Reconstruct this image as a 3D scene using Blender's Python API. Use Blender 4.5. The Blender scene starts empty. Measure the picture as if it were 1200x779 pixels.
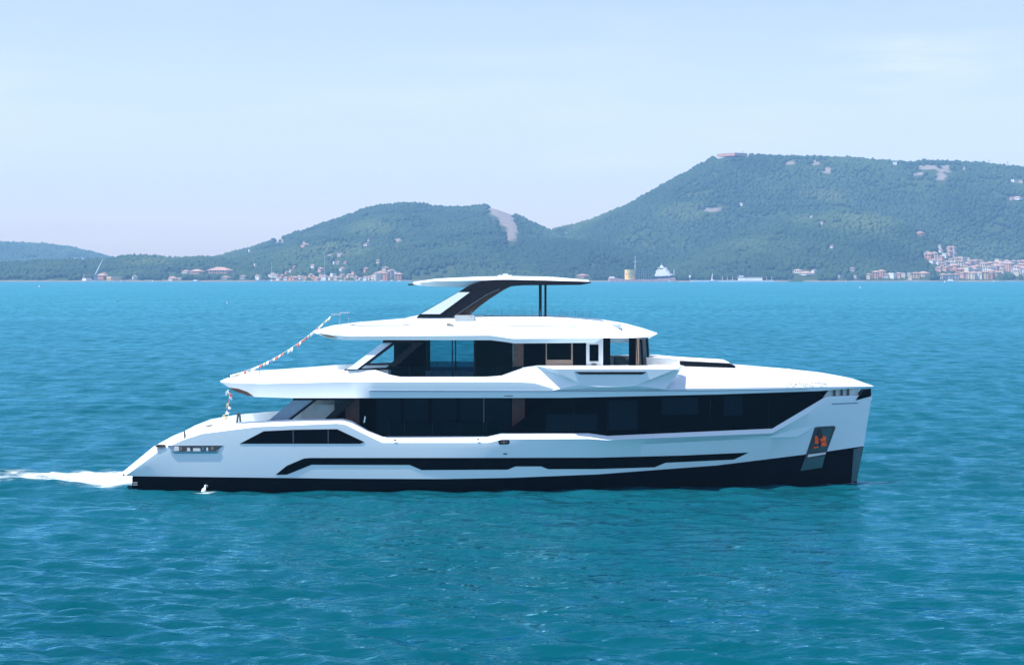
import bpy, bmesh, math, random
import numpy as np
from mathutils import Vector

random.seed(7)
rng = np.random.default_rng(7)
SC = bpy.context.scene
COL = SC.collection

# ------------------------------------------------------------------ camera, sky, sun, exposure
F, HZ, H, DC = 2333.0, 320.0, 10.5, 99.4      # focal length in photo pixels, horizon row, eye height, metres to the yacht's centreline
cam = bpy.data.cameras.new('camera')
cam.sensor_width = 36.0
cam.lens = 36.0 * F / 1200.0
cam.shift_y = -(389.5 - HZ) / 1200.0
cam.clip_start, cam.clip_end = 1.0, 40000.0
camo = bpy.data.objects.new('camera', cam)
camo.location = (0, -DC, H)
camo.rotation_euler = (math.radians(90), 0, 0)
COL.objects.link(camo)
SC.camera = camo

SUN_EL, SUN_ROT = math.radians(70), math.radians(-107)
world = bpy.data.worlds.new('World')
SC.world = world
world.use_nodes = True
wn, wl = world.node_tree.nodes, world.node_tree.links
bg = wn['Background']
bg.inputs['Strength'].default_value = 0.078
sky = wn.new('ShaderNodeTexSky')
sky.sky_type = 'NISHITA'
sky.sun_disc = False
sky.sun_elevation, sky.sun_rotation = SUN_EL, SUN_ROT
sky.altitude, sky.air_density, sky.dust_density, sky.ozone_density = 0, 1.0, 0.7, 2.2
# thin cirrus high up: a faint stretched noise in the sky's own direction space
tc = wn.new('ShaderNodeTexCoord')
mp = wn.new('ShaderNodeMapping'); mp.inputs['Scale'].default_value = (5, 5, 38); mp.inputs['Rotation'].default_value = (0, math.radians(-9), 0)
nz = wn.new('ShaderNodeTexNoise'); nz.inputs['Scale'].default_value = 1.3; nz.inputs['Detail'].default_value = 6
rp = wn.new('ShaderNodeMapRange'); rp.inputs['From Min'].default_value = 0.52; rp.inputs['From Max'].default_value = 0.85; rp.inputs['To Max'].default_value = 0.07
mx = wn.new('ShaderNodeMix'); mx.data_type = 'RGBA'; mx.inputs[7].default_value = (9.5, 10.0, 10.6, 1)
wl.new(tc.outputs['Generated'], mp.inputs['Vector']); wl.new(mp.outputs['Vector'], nz.inputs['Vector'])
wl.new(nz.outputs['Fac'], rp.inputs['Value'])
# one faint wisp low in the sky to the right
nv = wn.new('ShaderNodeVectorMath'); nv.operation = 'DISTANCE'; sc_ = wn.new('ShaderNodeVectorMath'); sc_.operation = 'MULTIPLY'; sc_.inputs[1].default_value = (1, 1, 3.2)
wv = Vector((.205, 1, .108)).normalized(); nv.inputs[1].default_value = (wv.x, wv.y, wv.z * 3.2)
wr = wn.new('ShaderNodeMapRange'); wr.interpolation_type = 'SMOOTHSTEP'; wr.inputs['From Min'].default_value = .085; wr.inputs['From Max'].default_value = .0; wr.inputs['To Max'].default_value = .11
w2n = wn.new('ShaderNodeTexNoise'); w2n.inputs['Scale'].default_value = 4.0; w2n.inputs['Detail'].default_value = 7
m2 = wn.new('ShaderNodeMath'); m2.operation = 'MULTIPLY'; m3 = wn.new('ShaderNodeMath'); m3.operation = 'ADD'
w2r = wn.new('ShaderNodeMapRange'); w2r.inputs['From Min'].default_value = .42; w2r.inputs['From Max'].default_value = .72
wl.new(tc.outputs['Generated'], sc_.inputs[0]); wl.new(sc_.outputs[0], nv.inputs[0]); wl.new(nv.outputs['Value'], wr.inputs['Value'])
wl.new(mp.outputs['Vector'], w2n.inputs['Vector']); wl.new(w2n.outputs['Fac'], w2r.inputs['Value'])
wl.new(wr.outputs['Result'], m2.inputs[0]); wl.new(w2r.outputs['Result'], m2.inputs[1]); wl.new(rp.outputs['Result'], m3.inputs[0]); wl.new(m2.outputs[0], m3.inputs[1]); wl.new(m3.outputs[0], mx.inputs[0])
wl.new(sky.outputs['Color'], mx.inputs[6]); tn = wn.new('ShaderNodeMix'); tn.data_type = 'RGBA'; tn.blend_type = 'MULTIPLY'; tn.inputs[0].default_value = 1; tn.inputs[7].default_value = (1.12, 0.945, 0.955, 1)
wl.new(mx.outputs[2], tn.inputs[6]); wl.new(tn.outputs[2], bg.inputs['Color'])

sd = Vector((math.sin(SUN_ROT) * math.cos(SUN_EL), math.cos(SUN_ROT) * math.cos(SUN_EL), math.sin(SUN_EL)))
sl = bpy.data.lights.new('sun', 'SUN')
sl.energy, sl.angle, sl.color = 3.7, math.radians(0.5), (1.0, 0.965, 0.91)
so = bpy.data.objects.new('sun', sl)
so.rotation_euler = sd.to_track_quat('Z', 'Y').to_euler()
so.location = (0, 40, 120)
COL.objects.link(so)

vs = SC.view_settings
vs.view_transform, vs.look, vs.gamma, vs.use_curve_mapping = 'Standard', 'None', 1.0, False
vs.exposure = 1.27
SC.cycles.volume_bounces = 1
SC.cycles.max_bounces = 10
SC.cycles.transparent_max_bounces = 24
HAZE_DENSITY = 1.3e-4
HAZE_COLOR = (0.31, 0.59, 0.97, 1)

# ------------------------------------------------------------------ helpers
def P(px, py, hb=0.0):
    """photo pixel seen on the near side at half-beam hb (or far thing at distance DC-hb) -> metres"""
    d = DC - hb
    return Vector(((px - 600.0) * d / F, -hb, H - (py - HZ) * d / F))

def PX(v):
    d = v[1] + DC
    return 600 + v[0] * F / d, HZ - (v[2] - H) * F / d

def mat(name, base, rough=0.5, spec=0.5, metal=0.0, noise=None, coat=0.0, bump=None):
    m = bpy.data.materials.new(name); m.use_nodes = True
    n, l = m.node_tree.nodes, m.node_tree.links
    b = n['Principled BSDF']
    b.inputs['Base Color'].default_value = (*base, 1)
    b.inputs['Roughness'].default_value = rough
    b.inputs['Specular IOR Level'].default_value = spec
    b.inputs['Metallic'].default_value = metal
    b.inputs['Coat Weight'].default_value = coat
    b.inputs['Coat Roughness'].default_value = 0.06
    t = n.new('ShaderNodeTexCoord')
    if noise:
        sc, amt = noise
        z = n.new('ShaderNodeTexNoise'); z.inputs['Scale'].default_value = sc; z.inputs['Detail'].default_value = 5
        l.new(t.outputs['Object'], z.inputs['Vector'])
        r = n.new('ShaderNodeMapRange'); r.inputs['From Min'].default_value = 0.3; r.inputs['From Max'].default_value = 0.7
        r.inputs['To Min'].default_value = 1 - amt; r.inputs['To Max'].default_value = 1 + amt
        l.new(z.outputs['Fac'], r.inputs['Value'])
        mu = n.new('ShaderNodeMix'); mu.data_type = 'RGBA'; mu.blend_type = 'MULTIPLY'; mu.inputs[0].default_value = 1
        mu.inputs[6].default_value = (*base, 1)
        l.new(r.outputs['Result'], mu.inputs[7]); l.new(mu.outputs[2], b.inputs['Base Color'])
    if bump:
        sc, st = bump
        z = n.new('ShaderNodeTexNoise'); z.inputs['Scale'].default_value = sc; z.inputs['Detail'].default_value = 2
        l.new(t.outputs['Object'], z.inputs['Vector'])
        bp = n.new('ShaderNodeBump'); bp.inputs['Strength'].default_value = st; bp.inputs['Distance'].default_value = 0.05
        l.new(z.outputs['Fac'], bp.inputs['Height']); l.new(bp.outputs['Normal'], b.inputs['Normal'])
    return m

def clear_glass(name, tint, refl=1.0):
    m = bpy.data.materials.new(name); m.use_nodes = True
    n, l = m.node_tree.nodes, m.node_tree.links
    n.remove(n['Principled BSDF'])
    t = n.new('ShaderNodeBsdfTransparent'); t.inputs['Color'].default_value = (*tint, 1)
    g = n.new('ShaderNodeBsdfGlossy'); g.inputs['Roughness'].default_value = 0.03; g.inputs['Color'].default_value = (refl, refl, refl, 1)
    f = n.new('ShaderNodeFresnel'); f.inputs['IOR'].default_value = 1.3
    x = n.new('ShaderNodeMixShader')
    l.new(f.outputs[0], x.inputs[0]); l.new(t.outputs[0], x.inputs[1]); l.new(g.outputs[0], x.inputs[2])
    l.new(x.outputs[0], n['Material Output'].inputs['Surface'])
    return m

M = dict(
    white=mat('white_gelcoat', (0.76, 0.83, 0.87), 0.22, 0.5, coat=0.3, noise=(0.35, 0.015)),
    offwhite=mat('off_white_gelcoat', (0.74, 0.73, 0.72), 0.4, noise=(0.9, 0.03)),
    boot=mat('black_antifouling', (0.002, 0.003, 0.007), 0.4, 0.06, noise=(1.5, 0.2)),
    glass=mat('black_glass', (0.0015, 0.0025, 0.005), 0.05, 0.08),
    pane=mat('blue_black_glass', (0.004, 0.010, 0.018), 0.05, 0.2),
    black=mat('black_paint', (0.006, 0.007, 0.012), 0.25, 0.3, noise=(2, 0.1)),
    grey=mat('dark_grey_trim', (0.06, 0.065, 0.075), 0.4),
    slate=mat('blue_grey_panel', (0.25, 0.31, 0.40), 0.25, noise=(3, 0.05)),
    brown=mat('red_brown_wood', (0.075, 0.022, 0.018), 0.35, noise=(6, 0.2)),
    wood=mat('walnut_wood', (0.10, 0.055, 0.038), 0.4, noise=(7, 0.25)),
    tan=mat('tan_wood', (0.30, 0.20, 0.15), 0.45, noise=(7, 0.15)),
    teak=mat('teak_deck', (0.36, 0.27, 0.19), 0.6, noise=(5, 0.12)),
    steel=mat('brushed_steel', (0.16, 0.20, 0.21), 0.3, metal=0.85, noise=(8, 0.1)),
    chrome=mat('polished_steel', (0.7, 0.72, 0.74), 0.12, metal=1.0),
    cushion=mat('white_cushion', (0.78, 0.77, 0.75), 0.8, noise=(4, 0.04)),
    charcoal=mat('charcoal_cushion', (0.04, 0.042, 0.05), 0.8, noise=(4, 0.1)),
    orange=mat('orange_cover', (0.95, 0.105, 0.012), 0.6, noise=(6, 0.2)),
    iron=mat('dark_galvanised_iron', (0.02, 0.018, 0.02), 0.5, metal=0.3, noise=(9, 0.2)),
    lettering=mat('pale_grey_lettering', (0.20, 0.185, 0.19), 0.5),
    rope=mat('rope', (0.55, 0.5, 0.45), 0.9),
    tinted=clear_glass('tinted_glass', (0.66, 0.82, 0.84)),
    smoke=clear_glass('smoked_glass', (0.09, 0.11, 0.14)),
    clear=clear_glass('clear_glass', (0.965, 0.98, 0.985)),
    rail_glass=clear_glass('rail_glass', (0.42, 0.50, 0.58)),
)

def new_obj(name, verts, faces, material, parent=None, smooth=None, edges=()):
    me = bpy.data.meshes.new(name)
    me.from_pydata([tuple(v) for v in verts], list(edges), faces)
    bm = bmesh.new(); bm.from_mesh(me)
    bmesh.ops.remove_doubles(bm, verts=bm.verts, dist=0.0008)
    bmesh.ops.recalc_face_normals(bm, faces=bm.faces)
    bm.to_mesh(me); bm.free()
    if smooth is not None:
        me.polygons.foreach_set('use_smooth', [True] * len(me.polygons))
        me.set_sharp_from_angle(angle=math.radians(smooth))
    if material is not None: me.materials.append(material)
    o = bpy.data.objects.new(name, me); COL.objects.link(o)
    if parent is not None: o.parent = parent
    return o

def np_obj(name, verts, faces, material, parent=None, smooth=True):
    """big numpy mesh with faces all of one size"""
    me = bpy.data.meshes.new(name)
    nv, (nf, k) = len(verts), faces.shape
    me.vertices.add(nv); me.vertices.foreach_set('co', np.asarray(verts, np.float32).ravel())
    me.loops.add(nf * k); me.loops.foreach_set('vertex_index', faces.astype(np.int32).ravel())
    me.polygons.add(nf); me.polygons.foreach_set('loop_start', np.arange(0, nf * k, k, dtype=np.int32))
    me.polygons.foreach_set('use_smooth', np.full(nf, smooth))
    me.update(calc_edges=True); me.validate()
    me.materials.append(material)
    o = bpy.data.objects.new(name, me); COL.objects.link(o)
    if parent is not None: o.parent = parent
    return o

def tag(o, label=None, cat=None, group=None, kind=None):
    for k, v in (('label', label), ('category', cat), ('group', group), ('kind', kind)):
        if v: o[k] = v
    return o

def thing(name, label, cat, loc=(0, 0, 0), group=None):
    o = bpy.data.objects.new(name, None); COL.objects.link(o)
    o.location = loc; o.empty_display_size = 0.5
    return tag(o, label, cat, group)

def mirror(o):
    c = o.copy(); c.scale = (1, -1, 1); COL.objects.link(c); c.parent = o.parent
    for ch in list(o.children):
        g = ch.copy(); COL.objects.link(g); g.parent = c
    return c

class MB:
    def __init__(s): s.v, s.f = [], []
    def add(s, v, f):
        n = len(s.v); s.v += [tuple(x) for x in v]; s.f += [tuple(i + n for i in q) for q in f]
    def box(s, x0, x1, y0, y1, z0, z1):
        s.add([(x, y, z) for z in (z0, z1) for x, y in ((x0, y0), (x1, y0), (x1, y1), (x0, y1))],
              [(3, 2, 1, 0), (4, 5, 6, 7), (0, 1, 5, 4), (1, 2, 6, 5), (2, 3, 7, 6), (3, 0, 4, 7)])
    def tube(s, pts, r, n=8, r2=None):
        pts = [Vector(p) for p in pts]; rings = []
        for i, p in enumerate(pts):
            t = (pts[min(i + 1, len(pts) - 1)] - pts[max(i - 1, 0)]).normalized()
            a = t.orthogonal().normalized(); b = t.cross(a)
            rr = r if r2 is None else r + (r2 - r) * i / (len(pts) - 1)
            rings.append([p + (a * math.cos(k * 2 * math.pi / n) + b * math.sin(k * 2 * math.pi / n)) * rr for k in range(n)])
        v = [q for g in rings for q in g]; f = []
        for i in range(len(pts) - 1):
            for k in range(n):
                f.append((i * n + k, i * n + (k + 1) % n, (i + 1) * n + (k + 1) % n, (i + 1) * n + k))
        f += [tuple(range(n))[::-1], tuple(range((len(pts) - 1) * n, len(pts) * n))]
        s.add(v, f)
    def prism(s, front, back):
        n = len(front)
        s.add(list(front) + list(back), [tuple(range(n)), tuple(range(2 * n - 1, n - 1, -1))] + [(i, i + n, (i + 1) % n + n, (i + 1) % n) for i in range(n)])
    def build(s, name, material, parent=None, smooth=None):
        return new_obj(name, s.v, s.f, material, parent, smooth)

# ------------------------------------------------------------------ yacht: rails and shells
class Rail:
    """a line along the yacht's near side, traced in the photo, with its half-beam"""
    def __init__(s, pts, Mb, u0=0.55, p=2.4, inset=0.0, x0=143, pe=None, aft=0.06):
        s.x = np.array([q[0] for q in pts], float); s.y = np.array([q[1] for q in pts], float)
        s.Mb, s.u0, s.p, s.inset, s.x0, s.aft = Mb, u0, p, inset, x0, aft
        s.pe = pe if pe is not None else s.x[-1]
    def hb(s, px):
        u = min(max((px - s.x0) / (s.pe - s.x0), 0), 1)
        h = s.Mb * (1 - max(0, (u - s.u0) / (1 - s.u0)) ** s.p) * (1 - s.aft * max(0, (0.2 - u) / 0.2) ** 2)
        i = s.inset(px) if callable(s.inset) else s.inset
        return max(h - i, 0.0)
    def py(s, px): return float(np.interp(px, s.x, s.y))
    def px(s, u): return s.x[0] + (s.x[-1] - s.x[0]) * u
    def us(s): return (s.x - s.x[0]) / (s.x[-1] - s.x[0])
    def at(s, px): return P(px, s.py(px), s.hb(px))

def lerp_in(*pts):
    xs, ys = [p[0] for p in pts], [p[1] for p in pts]
    return lambda px: float(np.interp(px, xs, ys))

def all_us(rails, n=150):
    u = set(np.round(np.linspace(0, 1, n), 5))
    for r in rails: u |= set(np.round(r.us(), 5))
    return sorted(u)

def shell(name, rails, material, parent, extra=None, close_bottom=True, smooth=28, n=150):
    """closed shell: near-side rails bottom to top, extra inner rails as functions of the last rail's points, mirrored"""
    us = all_us(rails, n)
    rows = [[r.at(r.px(u)) for u in us] for r in rails]
    for fn in (extra or []): rows.append([fn(v, rails[-1].px(u)) for v, u in zip(rows[len(rails) - 1], us)])
    rows = rows + [[Vector((v.x, -v.y, v.z)) for v in r] for r in rows[::-1]]
    nr, nc = len(rows), len(us)
    v = [p for r in rows for p in r]; f = []
    for i in range(nr - (0 if close_bottom else 1)):
        j = (i + 1) % nr
        for k in range(nc - 1): f.append((i * nc + k, i * nc + k + 1, j * nc + k + 1, j * nc + k))
    f.append(tuple(i * nc for i in range(nr)))
    return new_obj(name, v, f, material, parent, smooth)

def strip(name, ra, rb, material, parent, th=0.06, out=0.0, smooth=30, n=90):
    """open band between two rails with thickness (one side of the yacht)"""
    us = all_us([ra, rb], n)
    a = [ra.at(ra.px(u)) + Vector((0, -out, 0)) for u in us]; b = [rb.at(rb.px(u)) + Vector((0, -out, 0)) for u in us]
    o = Vector((0, th, 0)); rows = [a, b, [q + o for q in b], [q + o for q in a]]
    nc = len(us); v = [q for r in rows for q in r]
    f = [(i * nc + k, i * nc + k + 1, ((i + 1) % 4) * nc + k + 1, ((i + 1) % 4) * nc + k) for i in range(4) for k in range(nc - 1)]
    f += [(0, nc, 2 * nc, 3 * nc), (nc - 1, 4 * nc - 1, 3 * nc - 1, 2 * nc - 1)]
    return new_obj(name, v, f, material, parent, smooth)

def surf(rails):
    def fn(px, py):
        q = sorted((r.py(px), r.hb(px)) for r in rails)
        return float(np.interp(py, [a for a, _ in q], [b for _, b in q]))
    return fn

def panel(name, poly, sf, material, parent, out=0.02, th=0.05, rows=4, step=5):
    """an x-monotone outline from the photo laid on a curved side, with thickness"""
    xs = sorted({p[0] for p in poly} | set(np.arange(min(p[0] for p in poly), max(p[0] for p in poly), step)))
    eps = 1e-4; n = len(poly); cols = []
    for x in xs:
        xx = min(max(x, xs[0] + eps), xs[-1] - eps); ys = []
        for i in range(n):
            (x1, y1), (x2, y2) = poly[i], poly[(i + 1) % n]
            if (x1 - xx) * (x2 - xx) <= 0 and x1 != x2: ys.append(y1 + (y2 - y1) * (xx - x1) / (x2 - x1))
        cols.append((x, min(ys), max(ys)))
    fr, bk = [], []
    for x, a, b in cols:
        for k in range(rows):
            y = a + (b - a) * k / (rows - 1); h = sf(x, y)
            fr.append(P(x, y, h + out)); bk.append(P(x, y, h + out) + Vector((0, th, 0)))
    nc, m = len(cols), len(cols) * rows; f = []
    for i in range(nc - 1):
        for k in range(rows - 1):
            q = (i * rows + k, i * rows + k + 1, (i + 1) * rows + k + 1, (i + 1) * rows + k)
            f += [q, tuple(m + j for j in q[::-1])]
        for k in (0, rows - 1):
            q = (i * rows + k, (i + 1) * rows + k); f.append((q[0], q[1], q[1] + m, q[0] + m))
    for i in (0, nc - 1):
        for k in range(rows - 1): f.append((i * rows + k, i * rows + k + 1, i * rows + k + 1 + m, i * rows + k + m))
    return new_obj(name, fr + bk, f, material, parent, 30)

def plate(name, poly, hb, th, material, parent, tilt=None):
    """flat outline from the photo standing at half-beam hb (or one hb per corner), th metres thick"""
    hbs = hb if isinstance(hb, (list, tuple)) else [hb] * len(poly)
    fr = [P(x, y, h) for (x, y), h in zip(poly, hbs)]
    mb = MB(); mb.prism(fr, [q + Vector((0, th, 0)) for q in fr])
    return mb.build(name, material, parent)

yacht = thing('motor_yacht', 'long white three deck motor yacht with black glass bands and black waterline', 'yacht', (0, 0, 0))

R_keel = Rail([(165, 640), (985, 640)], 1.6, 0.35, 1.8)
R_wl = Rail([(155, 576), (1003, 569)], 3.55, 0.34, 1.75, pe=1003, x0=143)
R_boot = Rail([(155, 558), (400, 560.5), (520, 561), (600, 559.5), (700, 555.5), (840, 545), (950, 531.5), (1012, 522.5)], 3.70, 0.40, 1.9)
R_boot_w = Rail([(146, 557.5), (400, 560.5), (520, 561), (600, 559.5), (700, 555.5), (840, 545), (950, 531.5), (1012, 522.5)], 3.715, 0.40, 1.9)
R_kn = Rail([(147, 557), (176, 542), (205, 529), (300, 526), (450, 526.5), (560, 526), (700, 523), (900, 513), (960, 503), (1017, 492)], 3.80, 0.48, 2.1)
R_so = Rail([(148, 556.5), (187, 528), (215, 515), (237, 508), (300, 500), (395, 496), (405, 497.5), (428, 509), (448, 518.5), (572, 518.5), (588, 514.5), (690, 514), (712, 515.5), (905, 507.5), (970, 471), (1021, 468)], 3.80, 0.54, 2.4)
INS = lerp_in((143, 0.30), (215, 0.42), (420, 0.38), (600, 0.30), (900, 0.16), (1024, 0.02))
R_st = Rail([(143, 553.5), (180, 523), (203, 510.5), (222, 503), (250, 498), (290, 494), (340, 491.5), (402, 490.5), (412, 493), (432, 504.5), (449, 511.5), (571, 511.2), (587, 507.5), (690, 507.5), (712, 510.5), (905, 502), (968, 464.5), (1022, 462.5)], 3.80, 0.55, 2.4, inset=INS)

def hull_cap(v, px): return Vector((v.x, min(v.y + 0.16, 0), v.z))
def hull_deck(v, px): return Vector((v.x, min(v.y + 0.18, 0), min(v.z - 0.22, max(2.45, v.z - float(np.interp(px, (900, 1000, 1022), (1.3, 1.0, 0.25)))))))
hull = shell('hull', [R_boot_w, R_kn, R_so, R_st], M['white'], yacht, [hull_cap, hull_deck], n=200)
hull_bottom = shell('hull_bottom', [R_keel, R_wl, R_boot], M['boot'], yacht)
HS = surf([R_boot_w, R_kn, R_so])

# the long black window stripe, the aft window and small fittings on the side of the hull
stripe = [(323, 556), (336, 545.5), (356, 537), (363, 536.3), (560, 536.3), (700, 536), (800, 533.5), (877.5, 530), (860, 538.3), (780, 542), (767, 547.3), (700, 549.3), (642.5, 549.5), (634, 546.3), (604, 546.3), (595, 550), (494, 550.5), (480, 544.5), (365, 544.3), (336, 556)]
mirror(panel('hull_window', stripe, HS, M['glass'], hull, out=0.015))
aftwin = [(281, 519.7), (309, 505), (345, 503.3), (395, 502.6), (427, 517.7), (422, 519.7)]
w2 = panel('side_window', aftwin, HS, M['glass'], hull, out=0.015)
for x0 in (343, 384):
    panel('mullion', [(x0, 519.3), (x0, 503.6), (x0 + 1.2, 503.6), (x0 + 1.2, 519.3)], HS, M['grey'], w2, out=0.022, rows=2)
mirror(w2)
mirror(panel('portlight', [(583.8, 517.8), (585, 515.6), (596.2, 515.3), (597.4, 517.5), (596, 520.3), (585.4, 520.6)], HS, M['black'], hull, out=0.02))
panel('emblem', [(590.0, 516.2), (591, 516.2), (591, 519.6), (590.0, 519.6)], HS, M['tan'], hull, out=0.03, rows=2)
panel('emblem', [(586.3, 517.3), (595, 517.2), (595, 518.0), (586.3, 518.1)], HS, M['tan'], hull, out=0.026, rows=2)
for x, y, w in ((560.5, 514.8, 1.9), (463, 515.4, 1.9), (592, 531.6, 2.6)):
    mirror(panel('scupper', [(x - w, y), (x - w * .6, y - .8), (x + w * .6, y - .8), (x + w, y), (x + w * .6, y + .8), (x - w * .6, y + .8)], HS, M['grey'], hull, out=0.02, rows=2))

# mooring recess near the stern
rec = panel('mooring_recess', [(196, 521.6), (262, 521.4), (253.5, 529.6), (204.5, 530.2)], HS, M['slate'], hull, out=0.012)
panel('recess_opening', [(203, 522.2), (261, 522.0), (252.5, 528.4), (208, 528.8)], HS, M['grey'], rec, out=0.02)
for x, y, w, h, mm in ((204, 522.6, 6, 5.4, 'cushion'), (211, 523.2, 2.2, 4, 'tan'), (219, 524.4, 4, 4, 'cushion'), (226, 524.8, 9, 3.6, 'cushion'), (236.5, 523.5, 3, 4, 'chrome'), (241.5, 524, 2.6, 4, 'cushion'), (247, 523.0, 3.5, 4, 'tan'), (223, 523, 2.5, 2, 'brown')):
    panel('mooring_fitting', [(x, y + h), (x + .4, y), (x + w - .4, y + .3), (x + w, y + h)], HS, M[mm], rec, out=0.024, th=0.03, rows=2)
panel('recess_sill', [(199, 527), (204, 529.6), (254, 529.0), (258, 526.5), (254, 531), (204.5, 531.2)], HS, M['chrome'], rec, out=0.026, th=0.02, rows=2)
mb = MB(); a = P(218, 524, 3.75); mb.tube([P(217.8, 523.5, 3.66), P(216.6, 513, 3.66), P(216.0, 505, 3.5)], 0.04, 8)
mb.build('mooring_pole', M['grey'], hull, 40)
panel('fairlead', [(181.5, 522.3), (184, 521), (193.5, 521), (194, 523), (183, 523.6)], lambda x, y: 3.66, M['brown'], hull, out=0.05, th=0.3, rows=2)
mb = MB(); mb.tube([P(240, 500.5, 3.3), P(246, 498.8, 3.35), P(252, 499.2, 3.35)], 0.045, 8); mb.build('cleat', M['brown'], hull, 40)
mb = MB(); mb.tube([P(286, 495.6, 3.2), P(292, 494.6, 3.2), P(309, 494.8, 3.2)], 0.05, 8); mb.build('cleat', M['grey'], hull, 40)
for z in (565.0, 567.5):
    panel('draught_mark', [(156, z), (161, z), (161, z + .6), (156, z + .6)], lambda x, y: 3.55, M['cushion'], hull_bottom, out=0.02, rows=2)

# anchor pocket
BS = surf([R_wl, R_boot])
pk = panel('anchor_pocket', [(943, 538.2), (954.5, 501), (957, 500), (977.3, 498.7), (979.3, 500.5), (967, 534)], HS, M['grey'], hull, out=0.012)
panel('pocket_plate', [(949.5, 528.5), (957.5, 503), (975.5, 501.5), (967.5, 526.5)], HS, M['steel'], pk, out=0.03)
panel('pocket_lip', [(946.3, 535.6), (947.2, 532.5), (968, 529.6), (967.2, 532)], HS, M['offwhite'], pk, out=0.05)
mirror(pk)
mirror(panel('rubbing_plate', [(938.2, 551.5), (943.5, 536), (967, 533.2), (963.5, 547.6)], BS, M['steel'], hull_bottom, out=0.012))
mirror(panel('stem_plate', [(997.5, 566), (1000.5, 526), (1011.3, 523.2), (1004.3, 563)], BS, M['steel'], hull_bottom, out=0.02))
mb = MB(); v = []
for i in range(9):
    t = i / 8; v.append(Vector((15.4 + 1.6 * t, 0, -0.5 + 0.12 * math.sin(t * 2))))
mb.tube(v, 0.55, 16, 0.16); mb.build('bulbous_bow', M['boot'], hull_bottom, 50)

# upper deck shell
U_bot = Rail([(260, 449), (272, 456), (294, 464.8), (340, 466.3), (660, 466), (840, 462), (960, 458), (1024, 453)], 3.66, 0.56, 2.6)
U_kn = Rail([(259, 447.5), (280, 452), (300, 455.5), (418, 457), (640, 457.2), (840, 456.2), (960, 454.6), (1024, 452.6)], 3.72, 0.56, 2.6,
            inset=lerp_in((259, 0.05), (300, 0.14), (412, 0.16), (436, 0.0), (1024, 0)))
U_mid = Rail([(258.5, 447), (280, 449), (310, 449.5), (400, 447.5), (600, 447.3), (626, 448.5), (650, 455.8), (800, 455), (900, 454), (1024, 452.4)], 3.72, 0.56, 2.6,
            inset=lerp_in((259, 0.06), (300, 0.15), (412, 0.17), (436, 0.0), (1024, 0)))
U_top = Rail([(258, 446.5), (266, 443), (300, 440.2), (345, 437), (380, 434), (432, 431.6), (440, 432.2), (456, 438), (470, 441), (570, 441), (588, 439.5), (612, 430.5), (628, 428), (798, 428), (804, 430), (830, 430.6), (870, 431.6), (920, 434.6), (965, 438.6), (1000, 444.6), (1023, 452)], 3.72, 0.56, 2.6,
             inset=lerp_in((258, 0.15), (300, 0.75), (400, 0.95), (600, 0.93), (900, 1.0), (1000, 0.55), (1024, 0.02)))
def up_cap(v, px): return Vector((v.x, min(v.y + min(0.15 if px < 800 else 0.25, -v.y * .3), 0), v.z + 0.01))
def up_deck(v, px):
    k = float(np.interp(px, (258, 300, 780, 806), (0.1, 0.5, 0.5, 0.0)))
    c = float(np.interp(px, (780, 806, 1000, 1024), (0, 0.10, 0.05, 0)))
    return Vector((v.x, v.y + min(0.18 if px < 790 else 0.8, -v.y * .6), v.z - k + c))
upper = shell('upper_deck', [U_bot, U_kn, U_mid, U_top], M['white'], yacht, [up_cap, up_deck], n=200)
US = surf([U_bot, U_kn, U_mid, U_top])
# step along the side where the lower band is set back: its shadow painted as a thin slate strip
mirror(panel('step_shadow', [(432, 457.5), (640, 457.9), (840, 456.9), (948, 455.2), (944, 456.0), (840, 457.8), (640, 458.7), (436, 458.5)], US, M['slate'], upper, out=0.05, th=0.1, rows=2))
mirror(panel('courtesy_light', [(590, 464.2), (592, 463.4), (600, 463.2), (602, 464.0)], US, M['brown'], upper, out=0.015, rows=2))
# soffit grille under the aft tip
mirror(panel('soffit_grille', [(267.5, 454), (279, 455.2), (290, 459), (297, 464), (291, 463.4), (277, 459)], US, M['wood'], upper, out=0.02, rows=3, step=3))
# fold-down balcony bulging from the side
mb = MB()
A = [P(627, 428.2, 2.81), P(800, 428.2, 2.79), P(797, 434, 3.06), P(780, 456, 3.64), P(648, 457.3, 3.74)]
B = [P(650, 432.6, 3.98), P(791, 432.6, 3.94), P(745, 451.5, 3.92), P(728, 453.2, 3.92), P(700, 453.2, 3.94), P(680, 450.4, 3.94)]
mb.add(A + B, [(5, 6, 7, 8, 9, 10), (0, 1, 6, 5), (1, 2, 6), (2, 3, 7), (2, 7, 6), (3, 8, 7), (3, 4, 9), (3, 9, 8), (4, 10, 9), (4, 0, 10), (0, 5, 10), (0, 4, 3, 2, 1)])
bal = mb.build('balcony', M['white'], upper)
mb = MB(); fr = [P(673, 435.6, 4.0), P(758, 435.6, 3.97), P(753, 438.6, 3.97), P(680, 438.6, 4.0)]
mb.prism(fr, [q + Vector((0, .06, 0)) for q in fr]); mb.build('vent_slot', M['black'], bal)
mirror(bal)

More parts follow.
